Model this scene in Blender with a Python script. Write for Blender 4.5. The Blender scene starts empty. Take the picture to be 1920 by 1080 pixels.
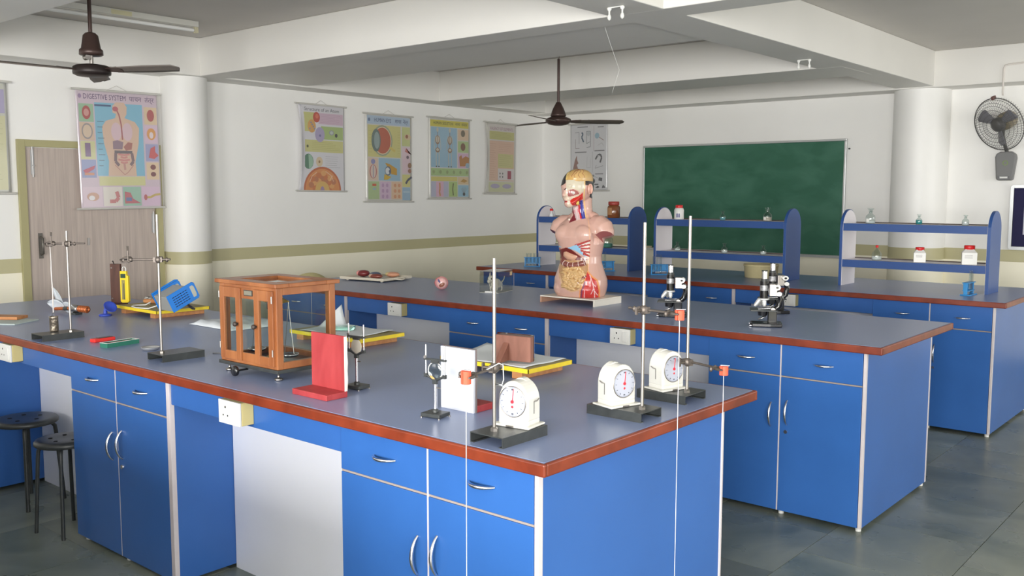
import bpy, bmesh, math, random
from mathutils import Vector, Matrix
from mathutils.bvhtree import BVHTree
random.seed(7)
PI = math.pi
SC = bpy.context.scene
COL = SC.collection

# ---------------------------------------------------------------- camera
YAW, PITCH, ROLL = math.radians(40.402), math.radians(5.759), math.radians(0.098)
CAM_H = 1.62
fw = Vector((-math.sin(YAW)*math.cos(PITCH), math.cos(YAW)*math.cos(PITCH), -math.sin(PITCH)))
rt = Vector((math.cos(YAW), math.sin(YAW), 0)); up = rt.cross(fw)
rt2 = rt*math.cos(ROLL)+up*math.sin(ROLL); up2 = up*math.cos(ROLL)-rt*math.sin(ROLL)
cd = bpy.data.cameras.new('camera'); cam = bpy.data.objects.new('camera', cd); COL.objects.link(cam)
cd.sensor_width = 36; cd.lens = 33.0; cd.clip_start = .05
cam.matrix_world = Matrix(((rt2.x, up2.x, -fw.x, 0), (rt2.y, up2.y, -fw.y, 0), (rt2.z, up2.z, -fw.z, CAM_H), (0, 0, 0, 1)))
SC.camera = cam

# ---------------------------------------------------------------- world and daylight
wd = bpy.data.worlds.new('world'); SC.world = wd; wd.use_nodes = True
wd.node_tree.nodes['Background'].inputs[0].default_value = (.80, .90, 1, 1)
wd.node_tree.nodes['Background'].inputs[1].default_value = 1.0

def area(name, loc, target, sx, sy, power, col=(1, 1, 1)):
    l = bpy.data.lights.new(name, 'AREA'); l.shape = 'RECTANGLE'; l.size = sx; l.size_y = sy; l.energy = power; l.color = col
    o = bpy.data.objects.new(name, l); COL.objects.link(o); o.location = loc
    d = Vector(target)-Vector(loc); o.rotation_euler = d.to_track_quat('-Z', 'Y').to_euler()
    return o
# daylight standing in the window openings of the two unseen walls
XL, XR, YF, YB = -7.67, 2.4, -3.2, 9.62          # left wall, right wall, rear (behind camera), board wall
SIDE_WIN = [(-.9, .9, 105), (3.4, 5.2, 25), (6.6, 8.8, 62)]      # y range, power
REAR_WIN = [(-5.9, -4.2, 25), (-3.1, -1.4, 205), (-.1, 2.2, 350)]                     # x range, power
for a, b, p in SIDE_WIN: area('daylight_side_window', (XR+.05, (a+b)/2, 1.65), (0, (a+b)/2, 1.5), b-a-.1, 1.5, p, (1, .985, .96))
for a, b, p in REAR_WIN: area('daylight_rear_window', ((a+b)/2, YF-.05, 1.65), ((a+b)/2, 0, 1.5), b-a-.1, 1.5, p, (1, .985, .96))

vs = SC.view_settings
vs.view_transform = 'Standard'; vs.look = 'None'; vs.gamma = 1; vs.use_curve_mapping = False
vs.exposure = 0.2
SC.cycles.max_bounces = 10; SC.cycles.diffuse_bounces = 6; SC.cycles.glossy_bounces = 4
SC.cycles.transmission_bounces = 8; SC.cycles.transparent_max_bounces = 12
SC.cycles.caustics_reflective = False; SC.cycles.caustics_refractive = False
SC.cycles.use_denoising = True

# ---------------------------------------------------------------- materials
def lin(c):
    return tuple((v/255/12.92 if v/255 <= .04045 else ((v/255+.055)/1.055)**2.4) for v in c)
MATS = {}
def mat(name, rgb, rough=.5, metal=0., spec=.5, var=0., vscale=6., bump=0., bscale=40., coat=0., trans=0., ior=1.45, alpha=1., stretch=None, rvar=0., emit=0.):
    if name in MATS: return MATS[name]
    m = bpy.data.materials.new(name); m.use_nodes = True
    nt = m.node_tree; b = nt.nodes['Principled BSDF']; N = nt.nodes.new; L = nt.links.new
    c = lin(rgb)
    b.inputs['Base Color'].default_value = (*c, 1)
    b.inputs['Roughness'].default_value = rough; b.inputs['Metallic'].default_value = metal
    b.inputs['Specular IOR Level'].default_value = spec; b.inputs['IOR'].default_value = ior
    b.inputs['Coat Weight'].default_value = coat; b.inputs['Coat Roughness'].default_value = .05
    b.inputs['Transmission Weight'].default_value = trans; b.inputs['Alpha'].default_value = alpha
    tc = N('ShaderNodeTexCoord'); mp = N('ShaderNodeMapping'); L(tc.outputs['Object'], mp.inputs[0])
    if stretch: mp.inputs['Scale'].default_value = stretch
    if var > 0 or rvar > 0:
        n = N('ShaderNodeTexNoise'); n.inputs['Scale'].default_value = vscale; n.inputs['Detail'].default_value = 6
        L(mp.outputs[0], n.inputs['Vector'])
    if var > 0:
        r = N('ShaderNodeMapRange'); r.inputs['To Min'].default_value = 1-var; r.inputs['To Max'].default_value = 1+var
        r.inputs['From Min'].default_value = .25; r.inputs['From Max'].default_value = .75
        L(n.outputs[0], r.inputs[0])
        mx = N('ShaderNodeMix'); mx.data_type = 'RGBA'; mx.blend_type = 'MULTIPLY'; mx.inputs[0].default_value = 1
        mx.inputs[6].default_value = (*c, 1); L(r.outputs[0], mx.inputs[7]); L(mx.outputs[2], b.inputs['Base Color'])
    if rvar > 0:
        r = N('ShaderNodeMapRange'); r.inputs['To Min'].default_value = max(0, rough-rvar); r.inputs['To Max'].default_value = rough+rvar
        r.inputs['From Min'].default_value = .3; r.inputs['From Max'].default_value = .7
        L(n.outputs[0], r.inputs[0]); L(r.outputs[0], b.inputs['Roughness'])
    if bump > 0:
        n2 = N('ShaderNodeTexNoise'); n2.inputs['Scale'].default_value = bscale; n2.inputs['Detail'].default_value = 4
        L(mp.outputs[0], n2.inputs['Vector'])
        bp = N('ShaderNodeBump'); bp.inputs['Strength'].default_value = bump; bp.inputs['Distance'].default_value = .01
        L(n2.outputs[0], bp.inputs['Height']); L(bp.outputs[0], b.inputs['Normal'])
    if emit > 0:
        b.inputs['Emission Color'].default_value = (*c, 1); b.inputs['Emission Strength'].default_value = emit
    MATS[name] = m; return m

def wall_paint(name):
    """white upper wall, olive band, cream dado: painted by height above the floor"""
    m = bpy.data.materials.new(name); m.use_nodes = True; nt = m.node_tree; b = nt.nodes['Principled BSDF']; N = nt.nodes.new; L = nt.links.new
    g = N('ShaderNodeNewGeometry'); s = N('ShaderNodeSeparateXYZ'); L(g.outputs['Position'], s.inputs[0])
    def gt(z):
        k = N('ShaderNodeMath'); k.operation = 'GREATER_THAN'; L(s.outputs[2], k.inputs[0]); k.inputs[1].default_value = z; return k
    m1 = N('ShaderNodeMix'); m1.data_type = 'RGBA'; L(gt(.995).outputs[0], m1.inputs[0])
    m1.inputs[6].default_value = (*lin((248, 243, 222)), 1); m1.inputs[7].default_value = (*lin((192, 186, 148)), 1)
    m2 = N('ShaderNodeMix'); m2.data_type = 'RGBA'; L(gt(1.106).outputs[0], m2.inputs[0])
    L(m1.outputs[2], m2.inputs[6]); m2.inputs[7].default_value = (*lin((240, 239, 236)), 1)
    n = N('ShaderNodeTexNoise'); n.inputs['Scale'].default_value = 1.3; n.inputs['Detail'].default_value = 5; L(g.outputs['Position'], n.inputs['Vector'])
    r = N('ShaderNodeMapRange'); r.inputs['From Min'].default_value = .3; r.inputs['From Max'].default_value = .7; r.inputs['To Min'].default_value = .965; r.inputs['To Max'].default_value = 1.02; L(n.outputs[0], r.inputs[0])
    m3 = N('ShaderNodeMix'); m3.data_type = 'RGBA'; m3.blend_type = 'MULTIPLY'; m3.inputs[0].default_value = 1; L(m2.outputs[2], m3.inputs[6]); L(r.outputs[0], m3.inputs[7]); L(m3.outputs[2], b.inputs['Base Color'])
    n2 = N('ShaderNodeTexNoise'); n2.inputs['Scale'].default_value = 25; L(g.outputs['Position'], n2.inputs['Vector'])
    bp = N('ShaderNodeBump'); bp.inputs['Strength'].default_value = .06; bp.inputs['Distance'].default_value = .01; L(n2.outputs[0], bp.inputs['Height']); L(bp.outputs[0], b.inputs['Normal'])
    b.inputs['Roughness'].default_value = .42; b.inputs['Specular IOR Level'].default_value = .4
    MATS[name] = m; return m

def attr_mat(name, rough=.4, coat=0., spec=.5, bump=0.):
    m = bpy.data.materials.new(name); m.use_nodes = True; nt = m.node_tree; b = nt.nodes['Principled BSDF']
    a = nt.nodes.new('ShaderNodeVertexColor'); a.layer_name = 'Col'; nt.links.new(a.outputs[0], b.inputs['Base Color'])
    b.inputs['Roughness'].default_value = rough; b.inputs['Coat Weight'].default_value = coat; b.inputs['Coat Roughness'].default_value = .06
    b.inputs['Specular IOR Level'].default_value = spec
    MATS[name] = m; return m

def stone_mat():
    m = bpy.data.materials.new('kota_stone'); m.use_nodes = True; nt = m.node_tree; b = nt.nodes['Principled BSDF']; N = nt.nodes.new; L = nt.links.new
    oi = N('ShaderNodeObjectInfo'); g = N('ShaderNodeNewGeometry')
    ad = N('ShaderNodeVectorMath'); ad.operation = 'MULTIPLY_ADD'; L(oi.outputs['Random'], ad.inputs[0]); ad.inputs[1].default_value = (37, 53, 11); L(g.outputs['Position'], ad.inputs[2])
    n = N('ShaderNodeTexNoise'); n.inputs['Scale'].default_value = 1.6; n.inputs['Detail'].default_value = 8; n.inputs['Distortion'].default_value = 1.2; L(ad.outputs[0], n.inputs['Vector'])
    cr = N('ShaderNodeValToRGB'); e = cr.color_ramp.elements
    e[0].position = .3; e[0].color = (*lin((94, 104, 95)), 1); e[1].position = .75; e[1].color = (*lin((142, 146, 132)), 1)
    L(n.outputs[0], cr.inputs[0])
    r = N('ShaderNodeMapRange'); r.inputs['To Min'].default_value = .72; r.inputs['To Max'].default_value = 1.12; L(oi.outputs['Random'], r.inputs[0])
    mx = N('ShaderNodeMix'); mx.data_type = 'RGBA'; mx.blend_type = 'MULTIPLY'; mx.inputs[0].default_value = 1; L(cr.outputs[0], mx.inputs[6]); L(r.outputs[0], mx.inputs[7]); L(mx.outputs[2], b.inputs['Base Color'])
    n3 = N('ShaderNodeTexNoise'); n3.inputs['Scale'].default_value = 5; L(ad.outputs[0], n3.inputs['Vector'])
    r2 = N('ShaderNodeMapRange'); r2.inputs['To Min'].default_value = .18; r2.inputs['To Max'].default_value = .42; L(n3.outputs[0], r2.inputs[0]); L(r2.outputs[0], b.inputs['Roughness'])
    MATS['stone'] = m; return m

def wood_mat(name, c0, c1, scale=(1, 14, 14), rough=.4, coat=0.):
    m = bpy.data.materials.new(name); m.use_nodes = True; nt = m.node_tree; b = nt.nodes['Principled BSDF']; N = nt.nodes.new; L = nt.links.new
    tc = N('ShaderNodeTexCoord'); mp = N('ShaderNodeMapping'); mp.inputs['Scale'].default_value = scale; L(tc.outputs['Object'], mp.inputs[0])
    n = N('ShaderNodeTexNoise'); n.inputs['Scale'].default_value = 3; n.inputs['Detail'].default_value = 8; n.inputs['Distortion'].default_value = .6; L(mp.outputs[0], n.inputs['Vector'])
    cr = N('ShaderNodeValToRGB'); e = cr.color_ramp.elements; e[0].position = .3; e[0].color = (*lin(c0), 1); e[1].position = .72; e[1].color = (*lin(c1), 1)
    L(n.outputs[0], cr.inputs[0]); L(cr.outputs[0], b.inputs['Base Color'])
    b.inputs['Roughness'].default_value = rough; b.inputs['Coat Weight'].default_value = coat
    MATS[name] = m; return m

def glass_mat(name, tint=(.93, .97, .96), mixf=.05):
    """thin clear pane: mostly see-through with a glossy reflection"""
    m = bpy.data.materials.new(name); m.use_nodes = True; nt = m.node_tree; nt.nodes.clear(); N = nt.nodes.new; L = nt.links.new
    o = N('ShaderNodeOutputMaterial'); t = N('ShaderNodeBsdfTransparent'); t.inputs[0].default_value = (*tint, 1)
    gl = N('ShaderNodeBsdfGlossy'); gl.inputs['Roughness'].default_value = .03
    lw = N('ShaderNodeLayerWeight'); lw.inputs[0].default_value = .5
    fr = N('ShaderNodeMath'); fr.operation = 'POWER'; L(lw.outputs['Facing'], fr.inputs[0]); fr.inputs[1].default_value = 4
    ma = N('ShaderNodeMath'); ma.operation = 'MULTIPLY_ADD'; L(fr.outputs[0], ma.inputs[0]); ma.inputs[1].default_value = .75; ma.inputs[2].default_value = mixf
    mx = N('ShaderNodeMixShader'); L(ma.outputs[0], mx.inputs[0]); L(t.outputs[0], mx.inputs[1]); L(gl.outputs[0], mx.inputs[2]); L(mx.outputs[0], o.inputs[0])
    MATS[name] = m; return m

WALL = wall_paint('wall_paint'); CEILM = mat('ceiling_paint', (200, 196, 191), .6, var=.03, vscale=2)
BEAMM = mat('beam_paint', (226, 224, 219), .5, var=.03, vscale=1.5)
STONE = stone_mat(); GROUT = mat('grout', (96, 100, 92), .8)
TOPM = mat('blue_laminate_top', (124, 138, 172), .3, var=.02, vscale=2, spec=.5)
LIP = wood_mat('brown_edge_lipping', (104, 40, 20), (136, 58, 32), (3, 3, 3), .35)
BLUE = mat('blue_laminate', (52, 100, 170), .3, var=.06, vscale=4, spec=.45)
BLUEP = mat('blue_panel', (54, 100, 170), .32, var=.07, vscale=2.5, spec=.45)
STRIP = mat('white_edge_strip', (204, 196, 198), .5, var=.06, vscale=12)
WPAN = mat('white_laminate', (240, 242, 250), .35, var=.02, vscale=3)
DUST = mat('dusty_gap', (158, 146, 140), .9)
CHROME = mat('chrome', (222, 222, 226), .26, 1.)
STEEL = mat('brushed_steel', (158, 153, 148), .36, 1.)
IRON = mat('grey_cast_iron', (112, 104, 98), .5, .75, var=.15, vscale=40)
BLACKM = mat('black_painted_steel', (54, 57, 57), .33, 0., var=.25, vscale=30)
BLACKP = mat('black_enamel', (22, 22, 24), .2, 0, coat=.4)
WHITEP = mat('white_plastic', (222, 222, 218), .3)
IVORY = mat('ivory_plastic', (204, 188, 128), .4)
PRINT = attr_mat('print_colours', .32, coat=.25)
PLASTER = attr_mat('painted_plastic_model', .2, coat=.35)
GLASS = glass_mat('clear_glass', (.84, .89, .88), .09); PANE = glass_mat('cabinet_pane', (.93, .96, .95), .035)
PAPER = mat('white_paper', (212, 217, 220), .7)
TUBEC = mat('fan_brown', (72, 56, 52), .35, .3)

# ---------------------------------------------------------------- mesh builder
class MB:
    def __init__(s): s.v = []; s.f = []; s.c = []; s.sm = []; s.col = (1, 1, 1); s.M = None
    def add(s, vs, fs, smooth=False):
        k = len(s.v)
        for p in vs:
            p = Vector(p)
            if s.M is not None: p = s.M @ p
            s.v.append(p)
        for f in fs: s.f.append([i+k for i in f]); s.c.append(s.col); s.sm.append(smooth)
        return s
    def box(s, x0, x1, y0, y1, z0, z1):
        return s.add([(x0, y0, z0), (x1, y0, z0), (x1, y1, z0), (x0, y1, z0), (x0, y0, z1), (x1, y0, z1), (x1, y1, z1), (x0, y1, z1)],
                     [(3, 2, 1, 0), (4, 5, 6, 7), (0, 1, 5, 4), (1, 2, 6, 5), (2, 3, 7, 6), (3, 0, 4, 7)])
    def bar(s, p0, p1, w, h=None):
        """square bar between two points"""
        p0, p1 = Vector(p0), Vector(p1); h = h or w; d = (p1-p0).normalized()
        a = d.cross(Vector((0, 0, 1)));
        if a.length < 1e-4: a = Vector((1, 0, 0))
        a.normalize(); b = a.cross(d)
        q = [p+a*sx*w/2+b*sy*h/2 for p in (p0, p1) for sx, sy in ((-1, -1), (1, -1), (1, 1), (-1, 1))]
        return s.add(q, [(0, 1, 2, 3), (7, 6, 5, 4), (1, 0, 4, 5), (2, 1, 5, 6), (3, 2, 6, 7), (0, 3, 7, 4)])
    def cyl(s, p0, p1, r0, r1=None, n=16, caps=True):
        return s.tube([p0, p1], [r0, r0 if r1 is None else r1], n, caps)
    def tube(s, pts, r, n=8, caps=True, closed=False):
        pts = [Vector(p) for p in pts]; m = len(pts); rs = r if isinstance(r, (list, tuple)) else [r]*m
        rings = []; ref = None
        for i in range(m):
            if closed: d = pts[(i+1) % m]-pts[i-1]
            else: d = pts[min(i+1, m-1)]-pts[max(i-1, 0)]
            d.normalize()
            if ref is None:
                ref = Vector((0, 0, 1)) if abs(d.z) < .9 else Vector((1, 0, 0))
            a = d.cross(ref); a.normalize(); b = a.cross(d); b.normalize(); ref = b
            rings.append([pts[i]+(a*math.cos(t)+b*math.sin(t))*rs[i] for t in [2*PI*k/n for k in range(n)]])
        vs = [p for g in rings for p in g]; fs = []
        for i in range(m if closed else m-1):
            j = (i+1) % m
            for k in range(n): fs.append((i*n+k, i*n+(k+1) % n, j*n+(k+1) % n, j*n+k))
        s.add(vs, fs, True)
        if caps and not closed:
            s.add(rings[0], [tuple(range(n))][:1]); s.add(rings[-1], [tuple(range(n))[::-1]])
        return s
    def lathe(s, prof, n=24, c=(0, 0, 0), smooth=True):
        c = Vector(c); vs = []; fs = []
        for r, z in prof:
            for k in range(n): t = 2*PI*k/n; vs.append(c+Vector((max(r, 1e-5)*math.cos(t), max(r, 1e-5)*math.sin(t), z)))
        for i in range(len(prof)-1):
            for k in range(n): fs.append((i*n+k, i*n+(k+1) % n, (i+1)*n+(k+1) % n, (i+1)*n+k))
        return s.add(vs, fs, smooth)
    def prism(s, poly, a0, a1, plane='xy'):
        f = {'xy': lambda p, a: (p[0], p[1], a), 'xz': lambda p, a: (p[0], a, p[1]), 'yz': lambda p, a: (a, p[0], p[1])}[plane]
        n = len(poly); vs = [f(p, a0) for p in poly]+[f(p, a1) for p in poly]
        fs = [tuple(range(n))[::-1], tuple(range(n, 2*n))]+[(i, (i+1) % n, n+(i+1) % n, n+i) for i in range(n)]
        return s.add(vs, fs)
    def ell(s, c, r, n=16, m=10, M=None):
        c = Vector(c); vs = []; fs = []
        if not isinstance(r, (tuple, list)): r = (r, r, r)
        for i in range(m+1):
            a = -PI/2+PI*i/m
            for k in range(n):
                t = 2*PI*k/n; p = Vector((r[0]*math.cos(a)*math.cos(t), r[1]*math.cos(a)*math.sin(t), r[2]*math.sin(a)))
                if M is not None: p = M @ p
                vs.append(c+p)
        for i in range(m):
            for k in range(n): fs.append((i*n+k, i*n+(k+1) % n, (i+1)*n+(k+1) % n, (i+1)*n+k))
        return s.add(vs, fs, True)
    def grid(s, fn, nu, nv, smooth=True):
        vs = [fn(i/nu, j/nv) for j in range(nv+1) for i in range(nu+1)]
        fs = [(j*(nu+1)+i, j*(nu+1)+i+1, (j+1)*(nu+1)+i+1, (j+1)*(nu+1)+i) for j in range(nv) for i in range(nu)]
        return s.add(vs, fs, smooth)
    def build(s, name, material, parent=None, bevel=0., seg=2, solid=0., sub=0, weld=False):
        me = bpy.data.meshes.new(name); me.from_pydata([tuple(p) for p in s.v], [], s.f); me.validate(); me.update()
        if len(me.polygons) == len(s.sm):
            me.polygons.foreach_set('use_smooth', s.sm)
        if any(c != (1, 1, 1) for c in s.c) and len(me.polygons) == len(s.c):
            ca = me.color_attributes.new('Col', 'FLOAT_COLOR', 'CORNER')
            dat = []
            for p in me.polygons:
                cc = lin(s.c[p.index]); dat += [cc[0], cc[1], cc[2], 1.]*p.loop_total
            ca.data.foreach_set('color', dat)
        me.materials.append(material)
        o = bpy.data.objects.new(name, me); COL.objects.link(o)
        if parent is not None: o.parent = parent
        if weld:
            w = o.modifiers.new('weld', 'WELD'); w.merge_threshold = 1e-4
        if solid: q = o.modifiers.new('solid', 'SOLIDIFY'); q.thickness = solid; q.offset = -1
        if bevel:
            b = o.modifiers.new('bevel', 'BEVEL'); b.width = bevel; b.segments = seg; b.limit_method = 'ANGLE'; b.angle_limit = math.radians(40)
        if sub: q = o.modifiers.new('sub', 'SUBSURF'); q.levels = sub; q.render_levels = sub
        return o

def tag(o, label, cat, group=None):
    o['label'] = label; o['category'] = cat
    if group: o['group'] = group
    return o
def thing(name, label, cat, loc=(0, 0, 0), rz=0., group=None):
    o = bpy.data.objects.new(name, None); o.empty_display_size = .05; COL.objects.link(o)
    o.location = loc; o.rotation_euler = (0, 0, rz); return tag(o, label, cat, group)
def struct(o): o['kind'] = 'structure'; return o
def ref(o): return o
def children_of(o): return [c for c in COL.objects if c.parent == o]
def copy_tree(o, parent=None):
    c = o.copy(); COL.objects.link(c)
    if parent is not None: c.parent = parent
    for ch in children_of(o): copy_tree(ch, c)
    return c
def rot_to(d):
    """matrix turning +Z to direction d"""
    return Vector(d).to_track_quat('Z', 'Y').to_matrix()
# ---------------------------------------------------------------- room shell
ZC, ZB = 2.94, 2.619                              # slab and beam soffit

# floor of stone slabs
fl = MB().box(XL-.2, XR+.2, YF-.2, YB+.2, -.12, -.008).build('floor', GROUT); struct(fl)
TS = .6
slab = None; rest = MB()
def in_view(x, y):
    d = Vector((x, y, 0))-Vector((0, 0, CAM_H)); z = d.dot(fw)
    if z < .3: return False
    u = d.dot(rt2)/z*1760; v = -d.dot(up2)/z*1760
    return abs(u) < 1060 and abs(v) < 640
nt = 0
for i in range(int((XR-XL)/TS)+1):
    for j in range(int((YB-YF)/TS)+2):
        x0 = XL+i*TS; y0 = YF+j*TS-(TS/2 if i % 2 else 0)
        y1 = min(y0+TS, YB); y0 = max(y0, YF); x1 = min(x0+TS, XR)
        if y1-y0 < .05 or x1-x0 < .05: continue
        cx, cy = (x0+x1)/2, (y0+y1)/2; full = abs(y1-y0-TS) < 1e-6 and abs(x1-x0-TS) < 1e-6
        if full and in_view(cx, cy) and cy < 8.2 and nt < 290:
            if slab is None:
                h = TS/2-.0016; slab = MB().box(-h, h, -h, h, -.02, 0).build('tile', STONE, fl); o = slab
            else:
                o = slab.copy(); COL.objects.link(o); o.parent = fl
            o.location = (cx, cy, random.uniform(-.0004, .0004)); nt += 1
        else:
            rest.box(x0+.0016, x1-.0016, y0+.0016, y1-.0016, -.02, 0)
r = rest.build('tile_field', STONE, fl); r['kind'] = 'stuff'

struct(MB().box(XL-.2, XR+.2, YF-.2, YB+.2, ZC, ZC+.15).build('ceiling', CEILM))
struct(MB().box(XL-.2, XL, YF-.2, YB+.2, 0, ZC).build('wall_left', WALL))
struct(MB().box(XL, XR, YB, YB+.2, 0, ZC).build('wall_back', WALL))
# unseen walls with their window openings
w = MB()
wx = [q[:2] for q in REAR_WIN]; wy = [q[:2] for q in SIDE_WIN]
w.box(XL, XR, YF-.2, YF, 0, .85); w.box(XL, XR, YF-.2, YF, 2.45, ZC)
e = [XL]+[v for p in wx for v in p]+[XR]
for k in range(0, len(e), 2): w.box(e[k], e[k+1], YF-.2, YF, .85, 2.45)
struct(w.build('wall_front', WALL))
w = MB(); w.box(XR, XR+.2, YF, YB, 0, .85); w.box(XR, XR+.2, YF, YB, 2.45, ZC)
e = [YF]+[v for p in wy for v in p]+[YB]
for k in range(0, len(e), 2): w.box(XR, XR+.2, e[k], e[k+1], .85, 2.45)
struct(w.build('wall_right', WALL))
FRM = mat('window_frame', (200, 200, 198), .4, .3)
k = 0
for a, b in wx:
    k += 1; m = MB()
    for q in (a, (a+b)/2-.02, b-.04): m.box(q, q+.04, YF-.14, YF-.08, .85, 2.45)
    for z in (.85, 1.95, 2.41): m.box(a, b, YF-.13, YF-.09, z, z+.04)
    struct(m.build('window_%d' % k, FRM))
for a, b in wy:
    k += 1; m = MB()
    for q in (a, (a+b)/2-.02, b-.04): m.box(XR+.08, XR+.14, q, q+.04, .85, 2.45)
    for z in (.85, 1.95, 2.41): m.box(XR+.09, XR+.13, a, b, z, z+.04)
    struct(m.build('window_%d' % k, FRM))

# beams
WBX, WBY = -7.366, 9.29
def beam(name, *b):
    return struct(MB().box(*b).build(name, BEAMM, bevel=.006))
beam('ceiling_beam', XL, XR, 4.514, 4.763, ZB, ZC)          # across, nearest
beam('ceiling_slab', XL, -3.115, 4.763, 5.64, ZB+.012, ZC)       # flush infill beyond it
beam('ceiling_beam', -3.115, -2.765, YF, YB, ZB+.0005, ZC)    # along, right
beam('ceiling_beam', XL, -2.9, 7.42, 8.08, ZB-.0006, ZC)     # across, far
beam('ceiling_beam', XL, XR, 2.0, 2.37, ZB, ZC)             # across, over the camera side
beam('wall_beam', XL, WBX, YF, YB, ZB-.001, ZC)              # along left wall
beam('wall_beam', XL, XR, WBY, YB, ZB-.012, ZC)              # along board wall
# round columns standing half out of the walls
def column(cx, cy, r):
    m = MB(); n = 40; m.tube([(cx, cy, 0), (cx, cy, ZB)], r, n); return struct(m.build('column', WALL))
column(-7.62, 4.50, .2)
column(-2.94, 9.55, .255)
for n, b in (('baseboard_left', (XL, XL+.012, YF, YB, 0, .1)), ('baseboard_back', (XL, XR, YB-.012, YB, 0, .1))):
    struct(MB().box(*b).build(n, STONE))

# ---------------------------------------------------------------- door in the left wall
OLIVE = mat('olive_paint', (170, 164, 122), .5); DOORW = wood_mat('pale_door_laminate', (172, 158, 150), (196, 182, 172), (6, 16, .55), .45)
dr = struct(bpy.data.objects.new('door_1', None)); COL.objects.link(dr); dr.location = (XL, 3.09, 0)
DW = 1.19
MB().box(0, .012, .065, DW-.065, 0, 1.97).build('door_leaf', DOORW, dr, .002)
fm = MB().box(0, .03, 0, .06, 0, 2.03); fm.box(0, .03, DW-.06, DW, 0, 2.03); fm.box(0, .03, .06, DW-.06, 1.975, 2.03)
fm.build('door_frame', OLIVE, dr, .003)
h = MB(); h.box(.012, .018, .132, .164, 1.10, 1.30); h.tube([(.018, .148, 1.13), (.055, .148, 1.14), (.055, .148, 1.26), (.018, .148, 1.27)], .009, 10)
h.build('door_handle', mat('dull_steel', (120, 116, 110), .5, .8), dr)
b = MB().box(.012, .02, .10, .125, 1.76, 1.95); b.cyl((.024, .1125, 1.74), (.024, .1125, 1.99), .006); b.cyl((.024, .1125, 1.83), (.045, .1125, 1.83), .005)
b.build('tower_bolt', mat('bright_bolt', (190, 190, 190), .45, .6), dr)
b = MB().box(.012, .02, DW-.10, DW-.075, 1.28, 1.44); b.cyl((.024, DW-.0875, 1.27), (.024, DW-.0875, 1.46), .006)
b.build('hinge', mat('bright_bolt', (190, 190, 190), .45, .6), dr)
b = MB().box(.012, .018, .52, .54, 1.19, 1.25); b.build('keyhole_plate', STEEL, dr)

# ---------------------------------------------------------------- benches
HT = .918                      # worktop height
TOPT = .036
def worktop(label, x0, x1, y0, y1):
    t = thing('bench_worktop', label, 'worktop', ((x0+x1)/2, (y0+y1)/2, HT-TOPT), group='blue laboratory worktops')
    a, b = (x1-x0)/2, (y1-y0)/2; e = .014
    MB().box(-a+e, a-e, -b+e, b-e, 0, TOPT).build('laminate_top', TOPM, t)
    for c in ((-a, a, -b, -b+e), (-a, a, b-e, b), (-a, -a+e, -b+e, b-e), (a-e, a, -b+e, b-e)):
        MB().box(c[0], c[1], c[2], c[3], -.001, TOPT-.0008).build('edge_lipping', LIP, t, .005, 3)
    return t
worktop('blue worktop with brown edge nearest the camera, holding the retort stands', -6.33, -1.478, 1.868, 3.10)
worktop('blue worktop with brown edge in the middle row, under the anatomical torso', -6.20, -1.462, 4.335, 5.455)
worktop('blue worktop with brown edge in the rear row, under the three bottle racks', -6.13, -1.473, 6.665, 7.87)

def arc_handle(L, vertical, bow=.028, r=.0055):
    m = MB(); pts = []; n = 12
    for i in range(n+1):
        t = i/n; s = (t-.5)*L; y = -bow*math.sin(PI*t)**.7
        pts.append((0, y, s) if vertical else (s, y, 0))
    m.tube(pts, [r*(.7+.5*math.sin(PI*i/n)) for i in range(n+1)], 8)
    return m
HMESH = {}
def put_handle(parent, loc, vertical):
    k = vertical
    if k not in HMESH:
        o = arc_handle(.125 if vertical else .098, vertical).build('handle', CHROME, parent); HMESH[k] = o; o['label'] = 'bowed chrome handle'
    else:
        o = HMESH[k].copy(); COL.objects.link(o); o.parent = parent
    o.location = loc; return o
CG = 'blue bench cabinets with two drawers and two doors'
def cabinet(label, x0, x1, yf, depth, end=False, strip=.026):
    t = thing('bench_cabinet', label, 'cabinet', (x0, yf, 0), group=CG)
    w = x1-x0; zt = HT-TOPT-.002
    MB().box(0, w-strip, .019, depth, .018, zt).build('carcass', BLUEP, t)
    sp = w-strip-.003; mid = .485*w
    MB().box(0, sp, .003, .0185, .7072, .7138).build('gap_rail', DUST, t)
    for a, b in ((.0, mid-.004), (mid+.004, sp)):
        d = MB().box(a, b, 0, .018, .715, zt-.001).build('drawer', BLUE, t, .0015)
        put_handle(d, ((a+b)/2+.012, 0, .79), False)
    for i, (a, b) in enumerate(((.0, mid-.003), (mid+.003, sp))):
        d = MB().box(a, b, 0, .018, .021, .7065).build('door', BLUE, t, .0015)
        put_handle(d, ((mid-.045) if i == 0 else mid+.04, 0, .51 if i == 0 else .53), True)
        if i == 1:
            MB().cyl((mid+.037, .004, .432), (mid+.037, -.006, .432), .011, .009, 14).build('lock', CHROME, d)
    MB().box(mid-.0035, mid+.0035, .0005, .018, .021, zt-.002).build('divider_strip', STRIP, t)
    if end:
        MB().box(w-strip, w, .0, .02, .018, zt).build('edge_strip', STRIP, t, .001)
        MB().box(w-strip, w-.002, .02, depth-.018, .018, zt-.001).build('end_panel', BLUEP, t)
        MB().box(w-strip, w, depth-.018, depth, .018, zt).build('edge_strip', STRIP, t, .001)
    else:
        MB().box(w-strip, w, -.001, .02, .018, zt).build('edge_strip', STRIP, t, .001)
        MB().box(w-strip, w-.001, .02, depth, .018, zt-.001).build('end_panel', BLUEP, t)
    for a in (.05, w*.5, w-.02):
        for b in (.03, depth-.03):
            MB().cyl((a, b, 0), (a, b, .018), .014, .014, 10).build('foot', WHITEP, t)
    return t
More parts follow.
